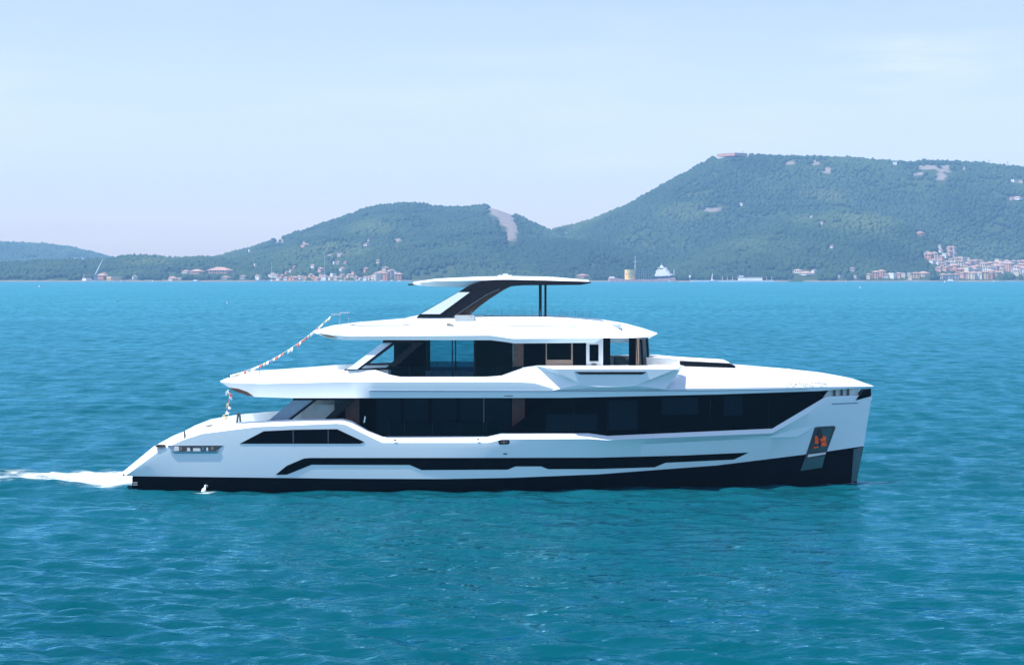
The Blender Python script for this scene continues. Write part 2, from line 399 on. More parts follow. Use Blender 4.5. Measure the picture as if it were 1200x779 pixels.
# main deck glass band, flush forward of the slanted edge
D_bot = Rail([(590, 507.8), (690, 507.8), (712, 510.8), (905, 502.3), (963, 467)], 3.80, 0.55, 2.4, inset=lambda px: INS(px) + 0.03, pe=1022)
D_top = Rail([(650, 463), (840, 459.5), (972, 455.8)], 3.60, 0.56, 2.6, pe=1024)
house = strip('main_deck_glass', D_bot, D_top, M['glass'], yacht, th=0.12)
DS = surf([D_bot, D_top])
for x0, x1, y0, y1 in ((713, 747, 469, 504), (775, 818, 466, 486), (848, 870, 464, 487), (640, 700, 485, 505)):
    panel('window_pane', [(x0, y1), (x0 + .5, y0), (x1, y0 - .3), (x1 + .5, y1 - .5)], DS, M['pane'], house, out=0.006, th=0.01, rows=2)
for x in (671, 711.5, 832, 900):
    panel('mullion', [(x, 506.5 if x < 880 else 500), (x, 466), (x + .9, 466), (x + .9, 506.5 if x < 880 else 500)], DS, M['black'], house, out=0.008, th=0.03, rows=2)
mirror(house)
# dark bow corner piece and the open mooring deck behind the white gap
E_bot = Rail([(1003, 469), (1021, 464)], 3.80, 0.55, 2.4, x0=143, pe=1022, inset=0.0)
E_top = Rail([(1011.5, 456.5), (1020.5, 455)], 3.62, 0.56, 2.6, x0=143, pe=1024)
mirror(strip('bow_corner_panel', E_bot, E_top, M['glass'], yacht, th=0.05, n=12))
panel('mooring_deck_wall', [(956, 473), (962, 454.5), (1007, 452), (1004, 470)], lambda x, y: max(R_st.hb(x) - .22, .1), M['cushion'], yacht, out=0, th=.06)
for x in (978, 986.5, 994):
    mb = MB(); mb.box(*(lambda q: (q.x - .045, q.x + .045, q.y - .06, q.y + .06, q.z - .02, q.z + .62))(P(x, 469.0, R_st.hb(x) - .12)))
    mb.build('bow_post', M['grey'], yacht)
mb = MB(); mb.tube([P(974, 468, R_st.hb(974) - .12), P(984, 468, R_st.hb(984) - .12)], 0.07, 12); mb.tube([P(989, 466.5, R_st.hb(989) - .1), P(995, 466, R_st.hb(995) - .1)], 0.06, 12)
mb.build('windlass', M['wood'], yacht, 40)
mirror(panel('bow_recess', [(974, 472.6), (1006, 471.4), (1005, 472.6), (976, 474)], HS, M['slate'], hull, out=0.012, rows=2))

# main deck house set back behind the side deck
mdh = plate('main_deck_house', [(392, 496), (404, 461), (668, 461), (668, 515), (392, 515)], 2.55, 0.3, M['glass'], yacht)
plate('wall_panel', [(404.5, 498), (405, 463), (421, 463), (421, 498)], 2.58, 0.02, M['brown'], mdh)
plate('wall_panel', [(600, 509), (600, 463), (615, 463), (615, 509)], 2.58, 0.02, M['brown'], mdh)
for x in (440, 472, 505, 538, 568):
    plate('door_pane', [(x + 1, 512), (x + 1, 464), (x + 30, 464), (x + 30, 512)], 2.57, 0.01, M['pane'], mdh)
mirror(mdh)
bl = MB(); q0, q1 = P(455, 494.5, 3.25), P(590, 494.5, 3.25); bl.box(q0.x, q1.x, q0.y, q0.y + .02, P(455, 513, 3.25).z, q0.z)
gl = bl.build('glass_balustrade', M['rail_glass'], yacht)
for x in (456, 474, 506.5, 539, 570):
    a = P(x, 494, 3.24); mb = MB(); mb.box(a.x - .025, a.x + .025, a.y - .02, a.y + .05, a.z - .8, a.z + .01); mb.build('balustrade_post', M['black'], gl)
mirror(gl)
a = P(567, 466, 3.2); mb = MB(); mb.box(a.x - .03, a.x + .03, a.y, a.y + .06, a.z - 1.9, a.z + .1); mirror(mb.build('deck_post', M['grey'], yacht))
a = P(427, 495, 3.1); mb = MB(); mb.tube([a, a + Vector((0.05, 0, .3))], .05, 8); mb.build('cleat', M['chrome'], yacht, 40)
# aft wing of the main deck
wing = plate('main_deck_wing', [(315, 492.4), (336.5, 492), (367.5, 468.5), (343.5, 468.5)], 3.15, 0.22, M['slate'], yacht)
for pts in ([(313, 492.2), (404, 491.2), (404, 493.8), (313, 494)], [(336.5, 492), (341, 492), (372, 468.5), (367.5, 468.5)],
            [(380, 491), (391, 491), (416, 468), (405, 468)], [(343, 468.8), (343.5, 466), (416, 466), (414, 468.8)]):
    plate('wing_frame', pts, 3.18, 0.2, M['black'], wing)
plate('wing_glass', [(341, 491.8), (371, 468.8), (405, 468.8), (382, 491.8)], 3.1, 0.02, M['clear'], wing)
mirror(wing)
mb = MB(); a, b = P(352, 487, 2.2), P(398, 474, 2.2); mb.box(a.x, b.x, -2.2, 2.2, a.z - .35, b.z)
mb.build('aft_sofa', M['cushion'], yacht)
mb = MB(); a, b = P(392, 487, 2.3), P(403, 463, 2.3); mb.box(a.x, b.x, -2.4, 2.4, a.z - .9, b.z + .2); mb.build('aft_bulkhead', M['black'], yacht)
# aft bulwark seat on the main deck, far side rail post
mb = MB()
for dx in (-.12, .12): mb.tube([Vector((-14.0 + dx, 2.6, 2.5)), Vector((-14.0 + dx * .3, 2.6, 3.35))], .05, 8)
mb.build('bollard', M['grey'], yacht, 40)

# roof over the bridge deck
RI = lerp_in((367, 0.12), (420, 0.7), (480, 1.0), (770, 1.0))
T_bot = Rail([(368, 390), (385, 396), (404, 398.3), (575, 398.5), (590, 400.3), (603, 402.3), (740, 401.3), (757, 398.3), (769, 392)], 2.86, 0.74, 3.0, x0=340)
T_kn = Rail([(367.5, 389.2), (390, 392.5), (410, 394), (575, 393), (601, 396.8), (738, 396.2), (756, 395), (770, 391.4)], 2.97, 0.74, 3.0, x0=340)
T_top = Rail([(367, 388), (380, 384.5), (410, 380.5), (470, 375.2), (478, 373), (486, 371.5), (640, 371.5), (665, 372.6), (700, 376), (735, 381), (758, 387), (770, 391)], 2.97, 0.74, 3.0, inset=RI, x0=340)
def rf_cap(v, px): return Vector((v.x, min(v.y + 0.2, 0), v.z + 0.01))
def rf_deck(v, px):
    k = float(np.interp(px, (367, 390, 640, 700), (0.02, 0.2, 0.2, -0.06)))
    return Vector((v.x, min(v.y + (0.24 if px < 640 else 0.6), 0), v.z - k))
roof = shell('roof', [T_bot, T_kn, T_top], M['white'], yacht, [rf_cap, rf_deck])
TS = surf([T_bot, T_kn, T_top])
mirror(panel('soffit_light', [(373.5, 391), (383, 392.3), (393, 395), (396, 396.3), (384, 395.6)], TS, M['tan'], roof, out=0.02, rows=3, step=3))
mirror(panel('vent', [(523.4, 381.6), (523.4, 378.6), (527.5, 378.8), (532, 381), (532, 382)], TS, M['grey'], roof, out=0.03, rows=2))
a = P(722, 379, 2); mb = MB(); mb.box(a.x - .3, a.x + .25, -1.7, -1.5, a.z - .25, a.z - .06); mb.build('deck_hatch', M['white'], roof)

# bridge deck house: see-through saloon
bh = plate('bridge_deck_house', [(601, 446), (601, 396), (613.5, 396), (613.5, 446)], 2.72, 0.14, M['wood'], yacht)
def both(name, poly, hb, th, m, far=True):
    o = plate(name, poly, hb, th, M[m], bh)
    return (o, mirror(o)) if far else o
rect = lambda x0, x1, y0, y1: [(x0, y1), (x0, y0), (x1, y0), (x1, y1)]
both('wing_panel', [(406.5, 432.6), (418.5, 432.6), (461.5, 400), (450.5, 400)], [3.05, 3.05, 2.70, 2.70], 0.3, 'white')
for pts in ([(402.5, 434.4), (404, 432.4), (455, 430.5), (454, 433.4)], [(418.5, 432.6), (422.5, 432.4), (465.5, 400), (461.5, 400)],
            [(450, 433), (459.5, 433), (499, 399), (487, 399)], [(448, 401.5), (450, 397), (499, 397), (497, 401.5)]):
    both('wing_frame', pts, 2.84, 0.24, 'black')
both('wing_window', [(461.5, 422.5), (461.5, 401), (486, 401)], 2.78, 0.03, 'smoke')
both('wing_window', [(424, 431.5), (461.5, 403), (461.5, 423), (453, 431)], 2.78, 0.03, 'clear')
both('side_window', [(458, 446), (458, 433), (497, 400), (499, 400), (499, 446)], 2.72, 0.04, 'glass')
both('sliding_door', rect(499.4, 529.6, 397, 446), 2.72, 0.03, 'tinted')
both('sliding_door', rect(530.6, 555.2, 397, 446), 2.72, 0.03, 'tinted')
both('mullion', rect(529.4, 530.8, 397, 446), 2.74, 0.08, 'black')
both('mullion', rect(555, 557, 397, 446), 2.74, 0.08, 'black')
both('side_window', rect(557.2, 600.8, 397, 446), 2.72, 0.03, 'smoke', far=False)
both('wall_panel', rect(613.6, 640, 396, 440), 2.73, 0.1, 'glass')
both('side_window', rect(640.2, 670.8, 396, 440), 2.70, 0.03, 'smoke', far=False)
both('window_sill', rect(640.2, 670.8, 421.5, 440), 2.74, 0.3, 'tan', far=False)
both('window_frame', rect(669.4, 671.2, 396, 440), 2.75, 0.06, 'tan', far=False)
both('window_frame', rect(639.6, 640.8, 396, 440), 2.75, 0.06, 'tan', far=False)
both('wall_panel', rect(671.3, 686.8, 396, 440), 2.73, 0.1, 'glass')
dr = both('door', rect(687, 706.6, 396, 440), 2.74, 0.08, 'offwhite', far=False)
plate('door_window', rect(690.8, 701.4, 403.6, 423.2), 2.75, 0.02, M['glass'], dr)
plate('door_handle', rect(693, 699, 426, 428), 2.80, 0.06, M['grey'], dr)
both('wall_panel', rect(706.8, 715.2, 396, 440), 2.73, 0.1, 'glass', far=False)
both('wheelhouse_window', rect(715.4, 737, 396, 440), 2.72, 0.03, 'clear', far=False)
both('wall_panel', rect(737, 745.2, 396, 440), 2.72, 0.08, 'glass', far=False)
both('pillar', rect(745.2, 749, 396, 440), 2.70, 0.12, 'tan', far=False)
mb = MB(); xb = P(705, 400, 0).x
mb.box(xb + .0, P(745, 400, -2.7).x, 2.66, 2.72, P(1, 440, 0).z, P(1, 397, 0).z); mb.build('wheelhouse_window', M['clear'], bh)
# curved windscreen across the front
arc = []
for i in range(13):
    t = i / 12; y = -2.7 + 5.4 * t; arc.append((P(749, 0, 2.7).x + 0.75 * (1 - (abs(y) / 2.7) ** 2.2), y))
z0, z1 = P(0, 440, 1).z, P(0, 396, 1).z
for i in range(0, 12, 3):
    mb = MB(); seg = arc[i:i + 4]
    fr = [Vector((x, y, z0)) for x, y in seg] + [Vector((x - .12, y, z1)) for x, y in seg[::-1]]
    for k in range(3): mb.prism([fr[k], fr[k + 1], fr[6 - k], fr[7 - k]], [q - Vector((.03, 0, 0)) for q in (fr[k], fr[k + 1], fr[6 - k], fr[7 - k])])
    mb.build('windscreen', M['smoke'], bh)
for i in (1, 3, 9, 12):
    x, y = arc[i]; mb = MB(); mb.tube([(x, y, z0), (x - .12, y, z1)], .06, 6); mb.build('windscreen_pillar', M['black'], bh)
# inside the saloon and wheelhouse
mb = MB(); mb.box(P(557, 0, 0).x, P(600, 0, 0).x, -1.6, -1.5, z0, z1); mb.build('inner_wall', M['wood'], bh)
mb = MB(); mb.box(P(613, 0, 0).x, P(703, 0, 0).x, -1.9, 1.9, z0, z1); mb.build('inner_cabin', M['wood'], bh)
mb = MB(); mb.box(P(560, 0, 2).x, P(597, 0, 2).x, -2.3, -1.7, z0, P(0, 420, 2).z); mb.build('saloon_sofa', M['charcoal'], bh)
for x0, x1, y in ((562, 570, 408), (573, 577, 405), (581, 592, 410)):
    mb = MB(); mb.box(P(x0, 0, 2).x, P(x1, 0, 2).x, -1.75, -1.62, P(0, 419, 2).z, P(0, y, 2).z); mb.build('saloon_shelf', M['tan'], bh)
mb = MB(); a = P(721, 419, 1.2); b = P(733, 428, 1.2); mb.box(a.x, b.x, -1.6, 0.4, b.z - .4, a.z); mb.box(b.x - .1, b.x + .35, -1.5, 0.3, b.z - .4, a.z - .15)
mb.build('helm_console', M['charcoal'], bh)
mb = MB(); a = P(706, 0, -1.5); mb.box(a.x, P(742, 0, -2.4).x, 2.1, 2.5, z0, P(0, 416.4, -2.3).z); mb.build('far_sideboard', M['cushion'], bh)
# glass balustrade in front of the saloon
mb = MB(); a, b = P(455, 429.5, 2.86), P(612, 429.5, 2.86); mb.box(a.x, b.x, a.y, a.y + .02, P(0, 444, 3).z, a.z)
ub = mb.build('glass_balustrade', M['rail_glass'], yacht)
for x in (480, 506, 531, 556, 582):
    a = P(x, 429.3, 2.87); mb = MB(); mb.box(a.x - .015, a.x + .015, a.y - .01, a.y + .03, a.z - .55, a.z); mb.build('balustrade_post', M['black'], ub)
mirror(ub)

# sun deck: thin glass rails, arch, hardtop
def glassrail(pts, hb, top, name='deck_rail_glass'):
    mb = MB()
    for (x0, y0), (x1, y1) in zip(pts, pts[1:]):
        fr = [P(x0, y0, hb), P(x0, y0 - top, hb), P(x1, y1 - top, hb), P(x1, y1, hb)]
        mb.prism(fr, [q + Vector((0, .015, 0)) for q in fr])
    return mb.build(name, M['clear'], roof)
g1 = glassrail([(388, 386), (430, 380), (478, 375.5)], 2.4, 16)
for x, y in ((388, 385), (399, 384)):
    mb = MB(); mb.tube([P(x, y, 2.4), P(x, y - 17, 2.4)], .012, 6); mb.build('rail_post', M['chrome'], g1)
mb = MB(); mb.tube([P(388, 368.5, 2.4), P(400, 368.3, 2.4)], .025, 6); mb.build('handrail', M['chrome'], g1)
mirror(g1)
g2 = glassrail([(548, 372), (600, 372), (660, 373), (705, 377)], 2.45, 8)
for k in range(17):
    x = 552 + k * 9; mb = MB(); q = P(x, 372 + max(0, (x - 650) * .09), 2.45); mb.tube([q, q + Vector((0, 0, .36))], .009, 6); mb.build('rail_post', M['chrome'], g2)
mirror(g2)
g3 = glassrail([(262, 446), (300, 440.6), (340, 437.6)], 2.85, 6)
for x, y in ((276, 444), (293, 441), (304, 440.4)):
    mb = MB(); mb.tube([P(x, y, 3.0), P(x, y - 8, 3.0)], .015, 6); mb.build('rail_post', M['chrome'], g3)

hp_lo = Rail([(484, 333.4), (500, 335.6), (545, 336.6), (563, 331.5), (590, 330.6), (640, 331.6), (691, 331.6)], 1.64, 0.8, 3.0, x0=440, pe=700)
hp_mid = Rail([(482.5, 332.2), (510, 329.5), (560, 328.6), (600, 328.0), (650, 329), (691, 330)], 1.80, 0.8, 3.0, x0=440, pe=702)
hp_up = Rail([(484, 331.6), (512, 327.6), (560, 325.4), (600, 324.6), (650, 325.8), (690, 329.2)], 1.80, 0.8, 3.0, x0=440, pe=702, inset=0.6)
hard = shell('hardtop', [hp_lo, hp_mid, hp_up], M['white'], yacht, [lambda v, px: Vector((v.x, min(v.y + 0.7, 0), v.z + 0.05))], smooth=40)
mb = MB(); a, b = P(581, 325, 0.8), P(600, 321.6, 0.8); mb.box(a.x + .1, b.x, -.8, .8, a.z, b.z - .03); mb.box(a.x + .35, b.x - .2, -.6, .6, b.z - .03, b.z + .03); mb.build('antenna_housing', M['white'], hard)
mb = MB(); a = P(481.5, 332.8, 0); mb.box(a.x - .05, a.x + .2, -1.8, 1.8, a.z - .06, a.z + .02); mb.build('trim_edge', M['grey'], hard)
arch_o = [(488, 371.8), (494, 366.6), (538, 341.8), (546, 336.6), (553, 333), (560, 330.6), (568, 328.8), (577, 327.9), (595, 327.6), (640, 328.6), (692, 330.4)]
arch_i = [(693, 331.6), (681, 333.8), (640, 334.2), (612, 334.4), (598, 335.6), (585, 339.4), (571, 346), (556, 355.5), (541, 365.6), (531.5, 371.8)]
ah = lambda y: float(np.interp(y, (330, 372), (1.84, 2.06)))      # the arch leans inboard towards the top
oc = [P(x, y, ah(y)) for x, y in arch_o]; ic = [P(x, y, ah(y)) for x, y in arch_i[::-1]]
# strip mesh, with equal number of samples along both edges
def resample(pts, n):
    pts = [Vector(p) for p in pts]; L = [0]
    for a, b in zip(pts, pts[1:]): L.append(L[-1] + (b - a).length)
    out = []
    for k in range(n):
        s = L[-1] * k / (n - 1); i = min(max(np.searchsorted(L, s) - 1, 0), len(pts) - 2); t = (s - L[i]) / (L[i + 1] - L[i])
        out.append(pts[i].lerp(pts[i + 1], t))
    return out
no = 40; oc, ic = resample(oc, no), resample(ic, no)
mb = MB(); th = Vector((0, .45, 0))
rows = [oc, ic, [q + th for q in ic], [q + th for q in oc]]
v = [q for r in rows for q in r]
f = [(i * no + k, i * no + k + 1, ((i + 1) % 4) * no + k + 1, ((i + 1) % 4) * no + k) for i in range(4) for k in range(no - 1)]
f += [(0, no, 2 * no, 3 * no), (no - 1, 4 * no - 1, 3 * no - 1, 2 * no - 1)]
arch = new_obj('arch', v, f, M['black'], hard, 30)
lin = [(531.5, 371.8), (541, 365.2), (556, 355), (571, 345.5), (585, 338.8), (600, 335), (590, 340), (575, 349.5), (562, 359), (553, 367), (549, 371.8)]
plate('arch_lining', lin, 1.6, 0.3, M['wood'], arch)
plate('arch_panel', [(493, 368), (537.5, 342.4), (550.5, 342.4), (515.5, 368)], [2.10, 1.94, 1.94, 2.10], 0.1, M['white'], arch)
plate('arch_edge', [(531.5, 371.8), (541, 365.2), (556, 355), (571, 345.5), (585, 339.2), (585, 338.4), (570.6, 344.7), (555.4, 354.3), (540.2, 364.7), (530.6, 371.4)], [ah(q) + .02 for q in (371.8, 365.2, 355, 345.5, 339.2, 338.4, 344.7, 354.3, 364.7, 371.4)], 0.06, M['steel'], arch)
mirror(arch)
for x, hb, r in ((633.2, 1.0, .075), (639.2, -0.6, .06)):
    a, b = P(x, 333, hb), P(x, 373, hb); mb = MB(); mb.tube([a, b - Vector((0, 0, .1))], r, 12); mb.build('hardtop_post', M['black'], hard, 40)
mb = MB(); a, b = P(533, 372, 2.2), P(556, 369.5, 2.2); mb.box(a.x, b.x, -2.2, -0.4, a.z - .15, b.z); mb.box(b.x, b.x + .45, -2.0, -.6, a.z - .15, b.z - .05); mb.build('sun_lounge', M['cushion'], roof)

# foredeck furniture
mb = MB(); a, b = P(757, 428, 1.6), P(795, 418.5, 1.6)
fr = [Vector((a.x, -1.7, a.z - .2)), Vector((a.x, -1.7, b.z)), Vector((P(775, 0, 1.6).x, -1.65, b.z - .02)), Vector((b.x, -1.5, P(0, 420.6, 1.6).z)), Vector((b.x + .1, -1.5, a.z - .2))]
mb.prism(fr, [Vector((q.x, -q.y, q.z)) for q in fr]); fd = mb.build('foredeck_coaming', M['offwhite'], upper)
mb = MB(); a, b = P(797, 432, 2.05), P(862, 431, 1.72)
zt0, zt1 = P(797, 423.0, 2.05).z, P(862, 426.0, 1.72).z
fr = [Vector((a.x, -2.05, a.z - .3)), Vector((a.x, -2.05, zt0)), Vector((b.x - .25, -1.75, zt1)), Vector((b.x, -1.72, zt1 - .12)), Vector((b.x, -1.72, b.z - .3))]
mb.prism(fr, [q + Vector((0, .18, 0)) for q in fr]); mirror(mb.build('lounge_backrest', M['black'], upper))
mb = MB(); mb.prism([q + Vector((-.02, .2, .03)) for q in fr], [Vector((q.x - .02, -q.y - .2, q.z + .06)) for q in fr]); mb.build('sunpad', M['cushion'], upper)
mb = MB(); a = P(797, 418.5, 1.0); mb.tube([P(797.3, 430, 1.2), P(797, 419, 1.2)], .03, 6); mb.build('foredeck_post', M['grey'], upper)
mb = MB(); a, b = P(880, 429.5, -0.4), P(925, 432, -.4); fr = [Vector((a.x, -.6, a.z - .25)), Vector((a.x, -.6, a.z)), Vector((b.x, -.4, b.z)), Vector((b.x, -.4, b.z - .25))]
mb.prism(fr, [Vector((q.x, -q.y, q.z)) for q in fr]); mb.build('foredeck_hatch', M['offwhite'], upper)

# name on the bow, laid on the sloping side
cu = bpy.data.curves.new('lettering_curve', 'FONT'); cu.body = "LYORTNENOTTEMI"; cu.size = 1.0
to = bpy.data.objects.new('lettering_curve', cu); COL.objects.link(to)
dg = bpy.context.evaluated_depsgraph_get()
tm = bpy.data.meshes.new_from_object(to.evaluated_get(dg)); bpy.data.objects.remove(to)
w = max(vv.co.x for vv in tm.vertices); hh = max(vv.co.y for vv in tm.vertices)
for vv in tm.vertices:
    px = 921 + 48 * vv.co.x / w; py = 452.9 - 0.012 * (px - 921) - 4.6 * vv.co.y / hh
    vv.co = P(px, py, US(px, py) + 0.04)
tm.materials.clear(); tm.materials.append(M['lettering'])
lt = bpy.data.objects.new('name_lettering', tm); COL.objects.link(lt); lt.parent = upper

# ------------------------------------------------------------------ loose things on the yacht
anc = thing('anchor', 'dark anchor with bright orange covers hanging in the bow pocket', 'anchor', P(961, 515, HS(961, 515) + 0.12))
def rel(px, py, dy=0.0):
    h = HS(961, 515) + 0.12
    return P(px, py, h) - P(961, 515, h) + Vector((0, dy, 0))
mb = MB(); mb.tube([rel(960, 503), rel(961, 513)], .11, 10, .17); mb.build('shank', M['iron'], anc, 40)
for x0, x1, y0, y1, m in ((954.6, 959.4, 510.5, 520, 'orange'), (960.2, 968, 510.5, 517.3, 'orange'), (961.8, 968.6, 517.5, 523, 'orange'), (958.6, 962, 514, 521, 'iron')):
    mb = MB(); a, b = rel(x0, y1), rel(x1, y0); mb.box(a.x, b.x, -.10, .12, a.z, b.z)
    o = mb.build('fluke_cover' if m == 'orange' else 'fluke', M[m], anc)
    bv = o.modifiers.new('bevel', 'BEVEL'); bv.width = .05; bv.segments = 2
mb = MB(); mb.tube([rel(953, 524.5), rel(959, 523.8)], .05, 8); mb.build('stock', M['orange'], anc, 40)

FL = [mat('flag_' + n, c, 0.8) for n, c in (('white', (.75, .75, .75)), ('red', (.50, .14, .12)), ('blue', (.15, .22, .42)), ('yellow', (.62, .50, .30)), ('pale', (.7, .62, .6)), ('white', (.8, .8, .8)), ('white', (.78, .78, .8)), ('pale', (.7, .66, .62)))]
def bunting(label, pts, n, size, clump=None):
    base = Vector(pts[0])
    t = thing('signal_bunting', label, 'bunting', base, 'strings of signal flags at the stern')
    pr = [Vector(p) - base for p in pts]
    line = resample(pr, 24)
    mb = MB(); mb.tube(line, .012, 6); mb.build('line', M['rope'], t)
    for k in range(n):
        s = (k + .5) / n * 23; i = int(s); p = line[i].lerp(line[min(i + 1, 23)], s - i)
        d = (line[min(i + 1, 23)] - line[i]).normalized()
        if random.random() < .12: continue
        w = size * random.uniform(.7, 1.15); h = size * random.uniform(.7, 1.2)
        sw = Vector((random.uniform(-.35, .2), random.uniform(-.5, .5), -1)).normalized() * h
        if abs(d.z) > .8: sw = Vector((random.choice((-1, 1)) * random.uniform(.4, 1), random.uniform(-.4, .4), -.35)).normalized() * h
        a, b = p - d * w / 2, p + d * w / 2; nrm = d.cross(sw).normalized() * .015
        mid = (a + b) / 2 + sw * .5 + nrm * 4
        q = [a, mid + d * (-w * .45), a + sw * .95 + d * w * .1, b + sw, mid + d * (w * .42), b]
        mb = MB(); mb.prism(q, [x + nrm for x in q]); mb.build('flag', random.choice(FL), t)
    return t
a, b = P(388, 370, 0.6), P(270, 439.5, 0.4)
pts = [a.lerp(b, k / 10) - Vector((0, 0, 0.45 * 4 * (k / 10) * (1 - k / 10))) for k in range(11)]
bunting('long slanting string of small signal flags from roof to upper aft deck', pts, 34, .155)
a, b = P(268, 457, 0.5), P(262, 493, 0.3)
pts = [a.lerp(b, k / 6) + Vector((0.12 * math.sin(k * .6), 0, 0)) for k in range(7)]
bunting('short string of signal flags hanging from the upper deck tip', pts, 12, .17)

# ------------------------------------------------------------------ noise
def vnoise(x, y, seed=0):
    xi, yi = np.floor(x).astype(np.int64), np.floor(y).astype(np.int64); fx, fy = x - xi, y - yi
    fx, fy = fx * fx * (3 - 2 * fx), fy * fy * (3 - 2 * fy)
    def h(a, b):
        n = (a * 374761393 + b * 668265263 + seed * 974711) & 0x7fffffff
        n = ((n ^ (n >> 13)) * 1274126177) & 0x7fffffff
        return ((n ^ (n >> 16)) & 0xffff) / 65535.0
    return (h(xi, yi) * (1 - fx) + h(xi + 1, yi) * fx) * (1 - fy) + (h(xi, yi + 1) * (1 - fx) + h(xi + 1, yi + 1) * fx) * fy
def fbm(x, y, seed=0, o=4):
    s, a, t = 0, 1, 0
    for k in range(o): s = s + a * vnoise(x * 2 ** k, y * 2 ** k, seed + k * 17); t += a; a *= .5
    return s / t

# ------------------------------------------------------------------ water
def grid_faces(nr, nc):
    i = np.arange(nr - 1)[:, None] * nc + np.arange(nc - 1)[None, :]
    return np.stack([i, i + 1, i + nc + 1, i + nc], -1).reshape(-1, 4)

WX = []          # wave components: wavelength, direction, amplitude, phase
for lam in np.geomspace(0.42, 13.0, 68):
    th = rng.normal(math.radians(-103), math.radians(27))
    WX.append((lam, th, np.interp(lam, (.4, 1.5, 4, 14), (.0070, .0180, .0150, .0120)) * rng.uniform(.5, 1.3), rng.uniform(0, 6.28)))
rowsd = np.concatenate([[-4000, -800, -150, -20, 20], np.geomspace(36, 1300, 1050), np.geomspace(1340, 9000, 40)])
un = np.linspace(-1, 1, 700); un = np.concatenate([[-40, -9, -3, -1.6], un, [1.6, 3, 9, 40]])
D, U = np.meshgrid(rowsd, un, indexing='ij')
WID = 0.36 * np.clip(D, 36, 1e9) + 12
X = U * WID; Y = D - DC; Z = np.zeros_like(X)
sp = np.maximum(np.gradient(rowsd)[:, None] * np.ones_like(X), WID * 2 / 700)
patch = 0.55 + 0.9 * fbm(X / 60, Y / 60, 5, 2)
calm = np.exp(-((X - 12) / 20) ** 2 - ((Y + 22) / 16) ** 2)          # the smoother lee beside the yacht
for lam, th, amp, ph in WX:
    kx, ky = math.cos(th) * 2 * math.pi / lam, math.sin(th) * 2 * math.pi / lam
    wgt = np.clip(lam / sp / 2.5 - 1, 0, 1) * np.clip((2200 - np.abs(D)) / 900, 0, 1) * (np.abs(U) <= 1.0)
    a = kx * X + ky * Y + ph + 2.2 * fbm(X / 18 + lam, Y / 18, int(lam * 10), 2)
    Z += amp * wgt * patch * (1 - .6 * calm) * (np.sin(a) + .30 * np.sin(2 * a + 1.57))
V = np.stack([X, Y, Z], -1).reshape(-1, 3)

wm = bpy.data.materials.new('sea_water'); wm.use_nodes = True
n, l = wm.node_tree.nodes, wm.node_tree.links
n.remove(n['Principled BSDF'])
body = n.new('ShaderNodeBsdfDiffuse'); skin = n.new('ShaderNodeBsdfGlossy'); skin.inputs['Color'].default_value = (.30, .78, 1.0, 1); fres = n.new('ShaderNodeFresnel'); fres.inputs['IOR'].default_value = 1.333  # bluish mirror tint put in for the bluer sky that wave facets reflect
wmix = n.new('ShaderNodeMixShader'); l.new(body.outputs[0], wmix.inputs[1]); l.new(skin.outputs[0], wmix.inputs[2]); l.new(wmix.outputs[0], n['Material Output'].inputs['Surface'])
tcw = n.new('ShaderNodeTexCoord')
def wnoise(scale, sx=1.0, sy=1.0, det=3, rot=0.0, rough=.55):
    m_ = n.new('ShaderNodeMapping'); m_.inputs['Scale'].default_value = (sx, sy, 1); m_.inputs['Rotation'].default_value = (0, 0, rot)
    z = n.new('ShaderNodeTexNoise'); z.inputs['Scale'].default_value = scale; z.inputs['Detail'].default_value = det; z.inputs['Roughness'].default_value = rough
    l.new(tcw.outputs['Object'], m_.inputs['Vector']); l.new(m_.outputs['Vector'], z.inputs['Vector']); return z
def mth(op, a, b):
    q = n.new('ShaderNodeMath'); q.operation = op
    for i, s in enumerate((a, b)):
        if hasattr(s, 'is_linked') or hasattr(s, 'links'): l.new(s, q.inputs[i])
        else: q.inputs[i].default_value = s
    return q.outputs[0]
n1 = wnoise(1.0, .55, 1.0, 4, math.radians(8)); n2 = wnoise(3.4, .6, 1.0, 3, math.radians(-14)); n3 = wnoise(.22, .5, 1, 3, math.radians(5))
hgt = mth('ADD', mth('MULTIPLY', n1.outputs['Fac'], .34), mth('ADD', mth('MULTIPLY', n2.outputs['Fac'], .065), mth('MULTIPLY', n3.outputs['Fac'], .55)))
bmp = n.new('ShaderNodeBump'); bmp.inputs['Strength'].default_value = 1.0; bmp.inputs['Distance'].default_value = 0.55
l.new(hgt, bmp.inputs['Height']); [l.new(bmp.outputs['Normal'], q.inputs['Normal']) for q in (body, skin, fres)]
# colour of the water body: deep teal, with broad lighter and greener patches
n4 = wnoise(.02, .5, 1.0, 3)
cm = n.new('ShaderNodeMix'); cm.data_type = 'RGBA'
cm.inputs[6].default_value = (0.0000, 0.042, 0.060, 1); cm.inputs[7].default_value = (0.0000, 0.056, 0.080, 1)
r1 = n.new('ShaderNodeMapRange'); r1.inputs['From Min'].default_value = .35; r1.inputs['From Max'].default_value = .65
l.new(n4.outputs['Fac'], r1.inputs['Value']); l.new(r1.outputs['Result'], cm.inputs[0])
